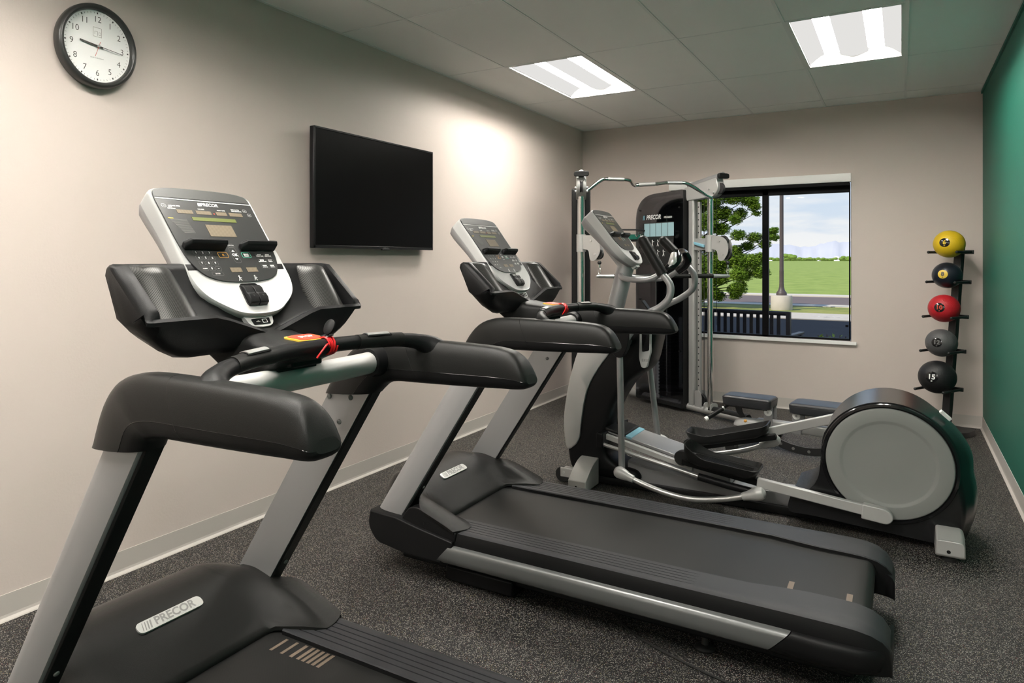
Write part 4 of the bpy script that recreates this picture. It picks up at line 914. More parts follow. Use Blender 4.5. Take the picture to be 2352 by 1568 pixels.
# ================================================================== FUNCTIONAL TRAINER (corner cable machine)
FT = empty('cable_machine', (0, 0, 0), 'silver and black twin-tower cable machine in the corner beside the window', 'cable machine')
def trainer(R):
    def tower(A0, ang, mir, full):
        """A0: column centre on the floor, ang: heading of the base tube (pointing into the room)"""
        f = Vector((math.cos(ang), math.sin(ang), 0)); s_ = Vector((-f.y, f.x, 0))*mir; o = Vector((A0[0], A0[1], 0)); up = Vector((0, 0, 1))
        P = lambda a, b, z: o+f*a+s_*b+up*z
        # base tube
        G().tube([P(-.80, 0, .050), P(.58, 0, .050)], .040, 20, False, flat=.85).build('base_tube', 'fts_silver', R)
        G().sphere(P(-.80, 0, .05), .040, 18, 10).build('tube_end', 'fts_silver', R)
        G().tube([P(.20, 0, .062), P(.60, 0, .062)], .036, 20, False).build('foot_pad', 'charcoal_plastic', R)
        # rear column
        G().obox(P(0, 0, 1.04), f*.032, s_*.032, up*.99).build('column', 'fts_silver', R, bevel=.012, seg=3)
        # weight stack shroud: side outline with rounded rear top
        ol = roundpoly([(-.045, .035), (-.66, .035), (-.66, 2.00), (-.045, 2.02)], [.0, .0, .26, .02], 10)
        for b, mm_ in ((-.081, 'smoked_shroud'), (.081, 'charcoal_plastic')):
            G().loft([[P(a, b-.002, z) for a, z in ol], [P(a, b+.002, z) for a, z in ol]]).build('shroud_panel', mm_, R, smooth=False)
        fr = ol; K = len(fr); g = G()
        inn = roundpoly([(-.075, .06), (-.625, .06), (-.625, 1.965), (-.075, 1.985)], [.0, .0, .235, .02], 10)
        g.loft([[P(a, -.077, z) for a, z in ol], [P(a, .077, z) for a, z in ol], [P(a, .077, z) for a, z in inn], [P(a, -.077, z) for a, z in inn]], loop=True)
        g.build('shroud_frame', 'charcoal_plastic', R, ang=40)
        if 1:
            # weight stack
            for k in range(20):
                z = .13+.031*k
                G().obox(P(-.33, 0, z), f*.05 if False else f*.105, s_*.052, up*.0142).build('weight_plate', 'rack_black', R, bevel=.002)
            for a in (-.40, -.26): G().cyl(P(a, -.066, .12), P(a, -.066, 1.80), .010, 12).build('guide_rod', 'chrome', R)
            wl = G().obox(P(-.40, -.066, .44), f*.040, s_*.003, up*.36).build('weight_labels', 'trim_white', R)
            for k in range(22): G().obox(P(-.355, -.069, .12+.031*k), f*.007, s_*.002, up*.007).build('selector_hole', 'cable_black', wl)
            G().obox(P(-.375, -.070, .62), f*.012, s_*.008, up*.010).build('selector_pin', 'light_blue', R)
        if full:
            r_, u_ = f*1, up
            q = lambda a, z, h=-.0845: P(a, h*1.0, z)
            g = G()
            nrm = (-s_ if mir == 1 else s_)
            g.text('PRECOR', .058, P(-.415, -.0845, 1.785), f, up, bold=.0016, shear=.2, sx=.88)
            g.text('FTS GLIDE', .022, P(-.228, -.0845, 1.777), f, up, bold=.0012)
            g.build('lettering', 'white_print', R, smooth=False)
            g = G()
            for k in range(2): g.obox(P(-.535-.014*k, -.0850, 1.785), f*.004, s_*.0004, (up+f*.2)*.022)
            g.build('logo_bars', 'light_blue', R, smooth=False)
            pl = G().obox(P(-.355, -.0850, 1.535), f*.20, s_*.0006, up*.20).build('instruction_placard', 'console_panel', R, smooth=False)
            for k in range(5): G().obox(P(-.500+.078*k, -.0860, 1.665), f*.036, s_*.0005, up*.062).build('exercise_picture', 'photo_blue', pl, smooth=False)
            for r2 in range(2):
                for k in range(4):
                    g = G(); c = P(-.500+.072*k, -.0863, 1.54-.095*r2); lean = .3*((k*7+r2*3) % 3-1)
                    g.sphere(c+up*.026, .0055, 8, 6); g.obox(c+up*.006, f*.004, s_*.0004, (up+f*lean)*.015); g.obox(c-up*.018-f*.006, f*.0025, s_*.0004, (up+f*.4)*.012); g.obox(c-up*.018+f*.006, f*.0025, s_*.0004, (up-f*.4)*.012); g.obox(c+up*.014+f*.012, f*.012, s_*.0004, up*.0022)
                    g.build('exercise_pictogram', 'white_print', pl, smooth=False)
            g = G()
            for k in range(9): g.obox(P(-.195, -.0863, 1.565-.0065*k), f*.035, s_*.0004, up*.0014)
            g.build('fine_print', 'grey_print', pl, smooth=False)
            for a, z in ((-.60, 1.86), (-.085, 1.86), (-.085, 1.0), (-.60, 1.0), (-.085, .55), (-.60, .1), (-.085, .1), (-.60, 1.62), (-.60, 1.5)): G().cyl(P(a, -.083, z), P(a, -.089, z), .008, 12).build('screw', 'charcoal_plastic', R)
        # front: perforated rail, chrome guide tube, cable
        rl = G().obox(P(.075, 0, 1.00), f*.012, s_*.014, up*.90).build('perforated_rail', 'fts_silver', R, bevel=.002)
        for k in range(30): G().cyl(P(.075, -.0142, .20+.057*k), P(.075, -.0150, .20+.057*k), .0065, 10).build('rail_hole', 'cable_black', rl)
        G().tube([P(.195, 0, .06), P(.195, 0, 1.95)], .024, 24, False).build('guide_tube', 'chrome', R)
        G().cyl(P(.125, .0, .16), P(.125, .0, 1.95), .0035, 8).build('cable', 'cable_black', R)
        # lower pulley plates
        for b in (-.03, .03):
            G().loft([[P(a, b-.003, z), ] [0] if 0 else P(a, b-.003, z) for a, z in roundpoly([(.045, .06), (.045, .21), (.10, .22), (.125, .17), (.125, .06)], [.0, .01, .04, .03, 0], 5)] and [[P(a, b+d_, z) for a, z in roundpoly([(.045, .06), (.045, .21), (.10, .22), (.125, .17), (.125, .06)], [.0, .01, .04, .03, 0], 5)] for d_ in (-.003, .003)]).build('pulley_plate', 'fts_silver', R, ang=30)
        G().lathe([(0, -.014), (.052, -.014), (.044, 0), (.052, .014), (0, .014)], P(.095, 0, .135), s_, seg=32).build('pulley', 'rack_black', R)
        for a in (.165, .235):
            G().loft([[P(a+d_, b, z) for b, z in roundpoly([(-.045, .06), (-.045, .125), (.045, .125), (.045, .06)], [0, .03, .03, 0], 5)] for d_ in (-.004, .004)]).build('base_bracket', 'fts_silver', R, ang=30)
        # top head
        G().loft([[P(a, b, z) for a, z in roundpoly([(-.07, 2.035), (.30, 2.095), (.32, 1.99), (.27, 1.93), (-.04, 1.915)], [.01, .02, .05, .05, .01], 5)] for b in (-.042, .042)]).build('top_head', 'fts_silver', R, bevel=.012, seg=3)
        G().tube([P(-.60, 0, 2.0) if 0 else P(-.05, 0, 2.05), P(.34, 0, 2.115)], .026, 18, False).build('top_tube', 'silver_paint', R)
        G().loft([[P(a, b, z) for b, z in superell(0, 2.105, .062, .024, 4, 24)] for a in (.325, .352)]).build('end_cap', 'charcoal_plastic', R, bevel=.006)
        G().lathe([(0, -.012), (.05, -.012), (.044, 0), (.05, .012), (0, .012)], P(.30, 0, 2.00), s_, seg=32).build('top_pulley', 'rack_black', R)
        for z, a in ((2.0, .22), (1.965, .27)): G().cyl(P(a, -.055, z), P(a, .055, z), .009, 14).build('head_bolt', 'steel', R)
        # sled with swivelling pulley arm
        zc = 1.525
        G().tube([P(.195, 0, zc-.075), P(.195, 0, zc+.075)], .040, 24, False).build('sled_sleeve', 'fts_silver', R)
        G().obox(P(.10, 0, zc-.005), f*.085, s_*.022, up*.052).build('sled_body', 'fts_silver', R, bevel=.004)
        G().prism([(0, 0)], 0, 0) if 0 else G().loft([[P(a, b, z) for a, z in ((.04, zc+.018), (.155, zc-.01), (.155, zc-.035), (.05, zc-.008))] for b in (-.045, -.022)]).build('pull_lever', 'light_blue', R, bevel=.004)
        def swing(dirv):
            w_ = Vector((-dirv.y, dirv.x, 0)); c = P(.195, 0, zc)
            Q = lambda a, b, z: c+dirv*a+w_*b+up*z
            ol = roundpoly([(.035, .065), (.13, .065), (.20, .015), (.205, -.09), (.15, -.155), (.105, -.15), (.090, -.06), (.035, -.05)], [.005, .04, .05, .05, .04, .03, .02, .005], 6)
            for b in (-.026, .026): pt = G().loft([[Q(a, b+d_, z) for a, z in ol] for d_ in (-.0025, .0025)]).build('swivel_plate', 'fts_silver', R, ang=30)
            for a, z in ((.115, .02), (.150, -.095)):
                G().lathe([(0, -.012), (.046, -.012), (.040, 0), (.046, .012), (0, .012)], Q(a+.02, 0, z), w_, seg=28).build('pulley', 'rack_black', R)
                G().cyl(Q(a, -.034, z), Q(a, .034, z), .009, 14).build('plate_bolt', 'steel', R)
            b0 = Q(.180, 0, -.168)
            G().sphere(b0, .017, 16, 10).build('cable_stop', 'rack_black', R)
            pts = [b0-up*.012, b0-up*.04]; G().cyl(*pts, .008, 12).build('swivel_link', 'chrome', R)
            G().tube([b0-up*.04, b0-up*.055+dirv*.009, b0-up*.085+dirv*.009, b0-up*.100, b0-up*.085-dirv*.009, b0-up*.055-dirv*.009], .003, 8, True, loop=True).build('carabiner', 'chrome', R)
            return b0-up*.10
        return swing, P
    swR, PR = tower((1.31, 6.69), math.radians(-30.4), 1, True)
    swL, PL = tower((.50, 6.03), math.radians(-68), -1, False)
    # cross beam between the towers with accessory rack
    a, b = PR(-.45, 0, 1.62), PL(-.45, 0, 1.62)
    G().beam(PR(-.50, -.13, 1.60), PL(-.50, -.13, 1.60), .02, .05).build('reflection_panel', 'green_paint', R, bevel=.004)  # green colour stands in for a reflected band on the panel
    G().beam(PR(-.50, -.13, 1.565), PL(-.50, -.13, 1.565), .05, .018).build('cross_beam', 'charcoal_plastic', R, bevel=.004)
    u, v = Vector(PR(-.50, -.13, 1.60)), Vector(PL(-.50, -.13, 1.60)); d = v-u; nn = Vector((.7, -.7, 0)).normalized()
    G().tube([u+d*.05-Vector((0, 0, .02)), u+d*.08+nn*.09+Vector((0, 0, .06)), u+d*.14+nn*.10+Vector((0, 0, .065)), u+d*.86+nn*.10+Vector((0, 0, .065)), u+d*.92+nn*.09+Vector((0, 0, .06)), u+d*.95-Vector((0, 0, .02))], .008, 10, False).build('rack_rail', 'rack_black', R)
    for q in (.12, .22, .78, .88):
        c = u+d*q+nn*.05+Vector((0, 0, .02)); G().tube([c, c+nn*.03-Vector((0, 0, .02)), c+nn*.05, c+nn*.055+Vector((0, 0, .02))], .005, 8).build('hook', 'chrome', R)
    # multi grip chin bar (chrome with knurled sleeves)
    A_, B_ = Vector(PL(.24, -.03 if 0 else .03, 2.0)), Vector(PR(.24, -.03, 2.0)); d = B_-A_
    prof = [(0, -.055, 0), (.06, -.03, .01), (.16, .06, .03), (.21, .072, .03), (.33, .072, .02), (.385, .062, .0), (.43, .030, -.04), (.47, .034, -.05), (.58, .040, -.02), (.66, .050, .01), (.76, .048, .03), (.80, .040, .03), (.88, -.005, .02), (.96, -.055, .0), (1., -.075, 0)]
    pt = [A_+d*a_+Vector((0, 0, z_))+Vector((.7, -.7, 0))*y_ for a_, z_, y_ in prof]
    G().tube(pt, .0155, 18, True, n=5).build('chin_bar', 'chrome', R)
    mm = lambda a_, b_: G().tube([pt[a_], pt[b_]], .0175, 18, False)
    for a_, b_ in ((3, 4), (7, 8), (9, 10)): mm(a_, b_).build('knurled_sleeve', 'steel', R)
    e1 = swL(Vector((.98, -.20, 0)).normalized()); e2 = swR(Vector((.90, -.44, 0)).normalized())
    return e1, e2
e1, e2 = trainer(FT)
# lat bar clipped between the two carabiners
lb = empty('pull_bar', (0, 0, 0), 'long straight pull bar with black sleeve hanging between the cable machine towers', 'exercise bar')
a, b = Vector(e1)-Vector((0, 0, .014)), Vector(e2)-Vector((0, 0, .014)); d = (b-a).normalized(); a0, b0 = a-d*.03, b+d*.02; L = (b0-a0).length
G().tube([a0+d*(L*.13), b0-d*(L*.13)], .0185, 18, False).build('sleeve', 'soft_grip', lb)
for p, s_ in ((a0, 1), (b0, -1)): G().tube([p, p+d*s_*.01, p+d*s_*.03, p+d*s_*.09, p+d*s_*(L*.135)], [.004, .012, .015, .0165, .0185], 18, False).build('bar_end', 'steel', lb)
lb.parent = None

# ================================================================== WEIGHT BENCH
BN = empty('weight_bench', (2.2, 5.72, 0), 'adjustable weight bench with two dark padded cushions behind the elliptical', 'bench', rz=math.radians(-6))
def bench(R):
    def pad(x0, x1, w0, w1, zt, nm):
        secs = []
        for z, k, in ((zt-.078, -.016), (zt-.070, -.004), (zt-.030, .0), (zt-.014, -.001), (zt-.004, -.010), (zt, -.024)):
            ol = roundpoly([(x0-k, -w0/2-k), (x1+k, -w1/2-k), (x1+k, w1/2+k), (x0-k, w0/2+k)], .035, 6); secs.append([(a, b, z) for a, b in ol])
        p = G().loft(secs).build(nm, 'leather', R, ang=50)
        for k in (-.0005,):
            ol = roundpoly([(x0+.001, -w0/2+.001), (x1-.001, -w1/2+.001), (x1-.001, w1/2-.001), (x0+.001, w0/2-.001)], .034, 6)
            G().tube([(a, b, zt-.018) for a, b in ol], .0022, 6, False, loop=True).build('piping', 'charcoal_plastic', p)
        return p
    pad(-.435, -.085, .20, .24, .372, 'seat_pad'); pad(.035, .88, .26, .30, .372, 'back_pad')
    G().box(-.40, -.12, -.07, .07, .283, .293).box(.10, .80, -.07, .07, .283, .293).build('pad_support', 'rack_black', R)
    G().loft([[(x, y, z) for y, z in roundpoly([(-.035, zc-.035), (.035, zc-.035), (.035, zc+.035), (-.035, zc+.035)], .012, 3)] for x, zc in ((-.20, .175), (1.02, .175))]).build('main_beam', 'fts_silver', R)
    for x in (-.115, .075):
        for sg in (-1, 1): G().obox((x, sg*.055, .225), (.030, 0, 0), (0, .003, 0), (0, 0, .085)).build('pivot_plate', 'silver_paint', R, bevel=.006)
        G().lathe([(0, 0), (.026, 0), (.026, .006), (.014, .010), (0, .010)], (x, -.058, .272), (0, -1, 0), seg=26).build('pivot_cap', 'trim_white', R)
        G().cyl((x, -.068, .272), (x, -.070, .272), .008, 14).build('pivot_bolt', 'steel', R)
    G().loft([[(a, y, b) for a, b in [(-.36, .29), (-.345, .24), (-.31, .195), (-.27, .17), (-.24, .17), (-.275, .205), (-.30, .245), (-.31, .29)]] for y in (-.030, -.022)]).build('seat_strut', 'rack_black', R, bevel=.002)
    G().tube([(-.40, -.05, .285), (-.44, -.09, .255), (-.47, -.12, .230)], .009, 12).build('handle_rod', 'rack_black', R)
    G().tube([(-.43, -.08, .262), (-.515, -.16, .195)], .016, 16, False).build('handle_grip', 'soft_grip', R)
    G().cyl((-.515, -.16, .195), (-.530, -.175, .183), .017, 16).build('grip_end', 'trim_white', R); G().cyl((-.43, -.08, .262), (-.424, -.074, .267), .018, 16).build('grip_collar', 'steel', R)
    # domed front cover with orange knob
    G().loft([[(-.235+.125*k*math.cos(t), -.045+.055*k*math.sin(t), .150+h) for t in [2*PI*i/32 for i in range(32)]] for k, h in ((1, 0), (1, .012), (.93, .030), (.75, .048), (.5, .058), (.2, .062))]).build('front_dome', 'silver_plastic', R, ang=60)
    G().sphere((-.265, -.085, .193), .012, 16, 10).build('adjust_knob', 'amber_line', R)
    G().cyl((-.235, -.03, .04), (-.235, -.03, .155), .028, 20).build('front_post', 'silver_paint', R)
    # front stabiliser across the bench, rear one further right
    for x, yy in ((-.20, .38), (1.0, .33)):
        P = [(x-.10 if x < 0 else x, -.285, .045), (x-.06 if x < 0 else x, -.15, .055), (x, 0, .085), (x+.03 if x < 0 else x, .2, .055), (x+.05 if x < 0 else x, yy, .045)]
        G().tube(P, .026, 18, True).build('stabiliser', 'silver_paint', R)
        G().tube([(P[0][0]-.006, P[0][1]-.03, .036), (P[0][0], P[0][1]+.03, .038)], .036, 20, False).build('rubber_foot', 'rubber', R)
        G().cyl((P[-1][0]-.02, yy+.02, .045), (P[-1][0]+.02, yy+.02, .045), .042, 22).build('transport_wheel', 'rubber', R)
    # curved adjuster ladder
    ol = []; c = Vector((.27, 0, .52)); 
    def arcp(r, a): a = math.radians(a); return (.175+r*math.cos(a), .545+r*math.sin(a))
    up_ = [arcp(.445, a) for a in range(246, 301, 6)]; lo = [arcp(.500, a) for a in range(300, 245, -6)]
    o2 = roundpoly(up_+lo, .0, 0) if 0 else up_+lo
    lad = G().loft([[(a, y, b) for a, b in o2] for y in (-.235, -.227)]).build('adjuster_ladder', 'rack_black', R, bevel=.003)
    for a in (250, 260, 272, 284):
        p = arcp(.4725, a); G().cyl((p[0], -.2352, p[1]), (p[0], -.2362, p[1]), .010 if a > 240 else .006, 16).build('ladder_hole', 'grey_print', lad)
    G().beam((.36, -.231, .115), (.36, 0, .17), .03, .03).build('ladder_bracket', 'rack_black', R)
bench(BN)

# ================================================================== MEDICINE BALL RACK
MR = empty('ball_rack', (3.19, 7.0, 0), 'leaning black rack of five prong shelves in the corner by the green wall', 'ball rack')
fr = Vector((-.46, -.885, 0)).normalized(); sd = Vector((-fr.y, fr.x, 0)); sd = sd if sd.x > 0 else -sd     # facing, side (to the right in view)
lean = Vector((.105, .165, 1.52)); lean_d = lean.normalized()
def rackb(R):
    up = lean_d; n_ = (fr-up*fr.dot(up)).normalized()
    G().obox(lean*.5+Vector((0, 0, .01)), sd*.026, n_*.018, up*(lean.length/2)).build('column', 'rack_black', R, bevel=.005)
    G().obox(lean*.5+Vector((0, 0, .01))+n_*.012+sd*.034, sd*.005, n_*.026, up*(lean.length/2)).build('column_flange', 'rack_black', R, bevel=.002)
    # horseshoe base plate
    o = roundpoly([(-.17, -.10), (.17, -.10), (.19, .12), (.10, .26), (-.10, .26), (-.19, .12)], .07, 7); i = roundpoly([(-.09, .04), (.09, .04), (.10, .12), (.05, .19), (-.05, .19), (-.10, .12)], .04, 7)
    B = lambda p, z: sd*p[0]-fr*(-p[1]+.05)*1+Vector((0, 0, z))
    g = G(); k = len(o); g.loft([[B(p, .0) for p in o], [B(p, .034) for p in o], [B(p, .040) for p in [(a*.985, b*.985) for a, b in o]], [B(p, .040) for p in i], [B(p, .0) for p in i]], loop=True); g.build('base_plate', 'rack_black', R, ang=40)
    G().tube([Vector((0, 0, .05))+sd*-.0, Vector((0, 0, .09))+fr*.05, Vector((0, 0, .10))+fr*.09], .014, 12).build('base_knob', 'rubber', R)
rackb(MR)
BALLS = [(1.508, .1085, 'ball_yellow', '6', 'yellow medicine ball marked 6 on the top prongs of the rack'), (1.258, .103, 'ball_navy', '8', 'black medicine ball with a yellow spot marked 8'), (.995, .1095, 'ball_red', '10', 'red medicine ball marked 10 on the middle prongs'),
         (.722, .109, 'ball_grey', '12', 'grey medicine ball marked 12 above the lowest ball'), (.455, .129, 'ball_black', '15', 'large black medicine ball marked 15 on the lowest prongs')]
def ball_mat(name, col, rough=.45, relief=.8):
    m = D.materials.new(name); m.use_nodes = True; n, l = nodes_of(m); b = n['Principled BSDF']; b.inputs['Base Color'].default_value = (*col, 1); b.inputs['Roughness'].default_value = rough
    t = n.new('ShaderNodeTexCoord'); v = n.new('ShaderNodeTexVoronoi'); v.inputs['Scale'].default_value = 120; v.inputs['Randomness'].default_value = .15
    bp = n.new('ShaderNodeBump'); bp.inputs['Strength'].default_value = relief; bp.inputs['Distance'].default_value = .002; bp.invert = True
    l.new(t.outputs['Object'], v.inputs['Vector']); l.new(v.outputs['Distance'], bp.inputs['Height']); l.new(bp.outputs[0], b.inputs['Normal']); MT[name] = m
ball_mat('ball_yellow', (.72, .48, .012)); ball_mat('ball_navy', (.011, .014, .022), .3, .1); ball_mat('ball_red', (.48, .012, .02)); ball_mat('ball_grey', (.085, .085, .087)); ball_mat('ball_black', (.012, .012, .013))
for z, r, m, num, lb_ in BALLS:
    base = Vector((3.19, 7.0, 0)); zz = z-r*.80; col_p = base+lean*(zz/1.52)
    tilt = .06
    # prongs belong to the rack
    c = col_p+fr*(.040+r)+Vector((0, 0, 0)); c.z = z
    rel = lambda v: Vector(v)-base
    hz_ = c.z-math.sqrt(max(0, (r+.0125)**2-.102**2))
    for sg in (-1, 1):
        p0 = Vector((c.x, c.y, hz_))-fr*(r+.02)+sd*sg*.102; p1 = Vector((c.x, c.y, hz_+.0))+fr*(r*.95)+sd*sg*.102
        pr_ = G().tube([rel(p0), rel(p1)], .0105, 16, False).build('prong', 'rack_black', MR)
        G().sphere(rel(p1), .0115, 14, 8).build('prong_tip', 'rubber', pr_)
    G().obox(rel(Vector((c.x, c.y, hz_))-fr*(r+.022)), sd*.115, fr*.008, Vector((0, 0, .016))).build('cross_bar', 'rack_black', MR, bevel=.003)
    bl_ = G().sphere((0, 0, 0), r, 56, 32).build('medicine_ball', m, loc=tuple(c), ang=80, label=lb_, cat='medicine ball', group='medicine balls on the rack')
    # round badge facing the camera side
    dv = (Vector((2.899, 0, c.z+.05))-c).normalized(); rt = dv.cross(Vector((0, 0, 1))).normalized()*-1; rt = Vector((0, 0, 1)).cross(dv).normalized(); dv = (dv-rt*.30+Vector((0, 0, .10))).normalized(); rt = Vector((0, 0, 1)).cross(dv).normalized(); u = dv.cross(rt)
    br = r*.33
    def cap(rad, h, mm, nm):
        secs = []
        for q in range(7):
            rr = rad*(1-q/6)+1e-4; secs.append([dv*(math.sqrt(max(0, (r+h)**2-rr*rr)))+(rt*math.cos(t)+u*math.sin(t))*rr for t in [2*PI*i_/40 for i_ in range(40)]])
        return G().loft(secs).build(nm, mm, bl_, ang=80)
    tc_ = {'6': ('gloss_black', 'ball_yellow'), '8': ('yellow_print', 'clock_print'), '10': ('gloss_black', 'red_print'), '12': ('gloss_black', 'grey_print'), '15': ('gloss_black', 'white_print')}[num]
    cap(br, .0006, tc_[0], 'weight_badge')
    G().text(num, br*1.25, dv*(r+.0012), rt, u, bold=.0018, ext=.0004).build('number', tc_[1], bl_, smooth=False)
    G().text('LB', br*.26, dv*(r-.0002)-u*br*.72, rt, u, bold=.0004, ext=.0004).build('unit_lettering', tc_[1], bl_, smooth=False)

# ================================================================== OUTSIDE
def ground(nm, y0, y1, z, m, x0=-60, x1=60, h=.12): return G().box(x0, x1, y0, y1, z-h, z).build(nm, m, kind='structure', smooth=False)
ground('parking_lot', RL+.30, 18.72, -.02, 'asphalt'); ground('sidewalk', 18.72, 20.85, .0, 'concrete'); ground('verge', 20.85, 23.7, .0, 'verge_grass'); ground('kerb_near', 23.7, 24.7, .02, 'curb')
ground('road', 24.7, 30.4, -.02, 'road'); ground('kerb_far', 30.4, 31.9, .02, 'curb')
G().box(-60, 60, 27.48, 27.56, -.03, -.016).build('lane_line', 'yellow_print', kind='structure', smooth=False) if 0 else None
g = G()
NX, NY = 40, 30
V = []; 
for j in range(NY+1):
    yy = 31.9+(900)*(j/NY)**2.4
    for i in range(NX+1):
        xx = (-1+2*i/NX)*(80+yy*1.6)-yy*.35; V.append((xx, yy, .02+.12*math.sin(xx*.05+yy*.02)*min(1, (yy-31.9)/60)))
g.add(V, [(j*(NX+1)+i, j*(NX+1)+i+1, (j+1)*(NX+1)+i+1, (j+1)*(NX+1)+i) for j in range(NY) for i in range(NX)]); g.build('field', 'field_grass', kind='structure')
# tall grass at the field edge, uncountable
g = G(); rnd = random.Random(3)
for k in range(26000):
    q = rnd.random()**1.7; yy = 32.0+q*34; cx = 2.9-.62*yy; xx = cx+rnd.uniform(-.22, .36)*yy; h = rnd.uniform(.22, .48); w = rnd.uniform(.012, .028)*(1+q*1.5); a = rnd.uniform(-.12, .12); t = rnd.uniform(0, PI)
    dx, dy = math.cos(t)*w, math.sin(t)*w; g.add([(xx-dx, yy-dy, 0), (xx+dx, yy+dy, 0), (xx+a*h*2, yy+a*.5, h)], [(0, 1, 2)])
g.build('tall_grass', 'blade_green', smooth=False, label='tall green grass along the near edge of the field', cat='grass', kind='stuff')
g = G()
for k in range(5000):
    yy = rnd.uniform(20.95, 23.6); cx = 2.9-.62*yy; xx = cx+rnd.uniform(-.2, .36)*yy; h = rnd.uniform(.04, .12); t = rnd.uniform(0, PI); dx, dy = math.cos(t)*.012, math.sin(t)*.012; a = rnd.uniform(-.04, .04)
    g.add([(xx-dx, yy-dy, 0), (xx+dx, yy+dy, 0), (xx+a, yy+a, h)], [(0, 1, 2)])
g.build('verge_turf', 'blade_green', smooth=False, label='short rough grass on the strip beside the road', cat='grass', kind='stuff')
# lamp pole
PO = empty('lamp_pole', (.10, 21.75, 0), 'brown metal lamp pole on a round concrete footing beyond the parking lot', 'lamp pole')
G().lathe([(0, 0), (.27, 0), (.275, .03), (.272, .37), (.255, .40), (0, .405)], (0, 0, 0), (0, 0, 1), seg=40).build('concrete_footing', 'concrete', PO, ang=40)
G().lathe([(0, .40), (.135, .40), (.135, .47), (.115, .50), (.085, .54), (.065, .62), (.058, .68), (.060, .70), (.056, .72), (.055, 1.05), (.057, 1.07), (.053, 1.09), (.045, 7.2), (0, 7.2)], (0, 0, 0), (0, 0, 1), seg=32).build('pole', 'pole_paint', PO, ang=40)
G().box(-.12, .55, -.16, .16, 7.15, 7.3).build('lamp_head', 'pole_paint', PO, bevel=.03)
# tree
CL = [(-2.23, 3.02, .34), (-1.74, 3.12, .28), (-1.25, 3.17, .25), (-.84, 3.08, .22), (-.65, 2.89, .17), (-.61, 2.7, .1), (-1.02, 2.72, .2), (-1.5, 2.73, .28), (-1.98, 2.49, .33), (-1.14, 2.53, .18), (-1.61, 2.29, .23), (-2.23, 1.85, .39), (-1.02, 2.09, .2), (-.61, 2.02, .2), (-.38, 1.83, .17), (-.27, 2.14, .17), (-.1, 2.22, .11), (-.16, 2.01, .12), (-.79, 1.77, .17), (-1.14, 1.65, .2), (-1.74, 1.72, .26), (-2.11, 1.21, .44), (-1.5, 1.34, .33), (-1.02, 1.34, .3), (-.67, 1.34, .27), (-.44, 1.46, .17), (-.55, 1.03, .22), (-1.02, .96, .28), (-1.61, .89, .31), (-2.11, .69, .33), (-1.86, .44, .26), (-1.61, .32, .2), (-1.14, .52, .23), (-.96, .65, .15), (-1.2, .33, .13), (-2.23, .3, .28), (-2.48, 2.9, .39), (-2.61, 2.12, .39), (-2.61, 1.34, .39), (-2.61, .55, .39), (-2.3, 3.5, .4), (-1.7, 3.6, .35), (-2.9, 3.2, .4), (-3.1, 2.4, .45), (-3.2, 1.6, .45), (-3.0, .8, .4)]
TR = empty('tree', (-2.3, 22.3, 0), 'leafy green tree seen through the left pane of the window', 'tree')
rnd = random.Random(5); g = G(); tb = Vector((-2.3, 22.3, 0)); br = G()
br.tube([(0, 0, 0), (.05, 0, .8), (-.05, .05, 1.7), (.0, 0, 2.6), (.05, 0, 3.5)], [.10, .085, .07, .045, .02], 12)
for cx, cz, rr in CL:
    for rep in range(3 if rr > .2 else 2):
        c = Vector((cx+rnd.uniform(-.1, .1)*rep, 22+rnd.uniform(-.45, .55)*(0 if rep == 0 else 1)+rnd.uniform(-.1, .1), cz))-tb
        st = Vector((0, 0, max(.3, cz-.5*abs(c.x)-.15))); mid = (st+c)/2+Vector((0, 0, .06))
        if rep == 0: br.tube([st, mid, c], [.028, .016, .006], 6, False)
        for k in range(int(1100*(rr/.28)**1.7)):
            v = Vector((rnd.gauss(0, 1), rnd.gauss(0, 1), rnd.gauss(0, 1))).normalized()*rr*rnd.uniform(.35, 1.08); v.z *= .78; p = c+v
            n_ = Vector((rnd.uniform(-.6, .6), rnd.uniform(-.6, .6), 1)).normalized(); a = n_.orthogonal().normalized(); b = n_.cross(a); t = rnd.uniform(0, 2*PI); a, b = a*math.cos(t)+b*math.sin(t), b*math.cos(t)-a*math.sin(t)
            s_ = rnd.uniform(.028, .050); g.add([p-a*s_, p-b*s_*.45, p+a*s_, p+b*s_*.45], [(0, 1, 2, 3)])
br.build('branches', 'bark', TR); g.build('foliage', 'leaf_green', TR, smooth=False)
# distant trees, hedges, mountains
def far_tree(x, y, w, h, lb, seed):
    rnd = random.Random(seed); r = empty('distant_tree', (x, y, 0), lb, 'tree', 'distant trees along the field'); g = G()
    for k in range(10): g.sphere((rnd.uniform(-.5, .5)*w, rnd.uniform(-1, 1), h*rnd.uniform(.3, .72)), h*rnd.uniform(.22, .36), 10, 7, (1.5, 1, .9))
    g.build('crown', 'leaf_green', r, kind=None); G().cyl((0, 0, 0), (0, 0, h*.4), h*.03, 8).build('trunk', 'bark', r)
from mathutils import Vector as V3
Cc, Ss = math.cos(.567797), math.sin(.567797)
def at(u, d): a = (u-1019.09)/1649.08; return (2.899+d*(a*Cc-Ss), d*(a*Ss+Cc))
LB2 = ['low distant tree at the left end of the horizon line', 'rounded distant tree just right of the lamp pole', 'distant tree between the lamp pole and the window edge', 'small distant tree near the middle of the right pane', 'low distant trees toward the right window edge', 'distant tree at the far right end of the horizon line', 'distant tree hidden partly by the window mullion']
for k, (u, w, h) in enumerate(((1775, 22, 4.5), (1815, 12, 9.5), (1840, 24, 5), (1862, 18, 4), (1900, 22, 4.5), (1945, 12, 6), (1758, 20, 5))):
    x, y = at(u, 860); far_tree(x, y, w, h, LB2[k], k)
g = G(); ra = random.Random(11); N = 90; top = []
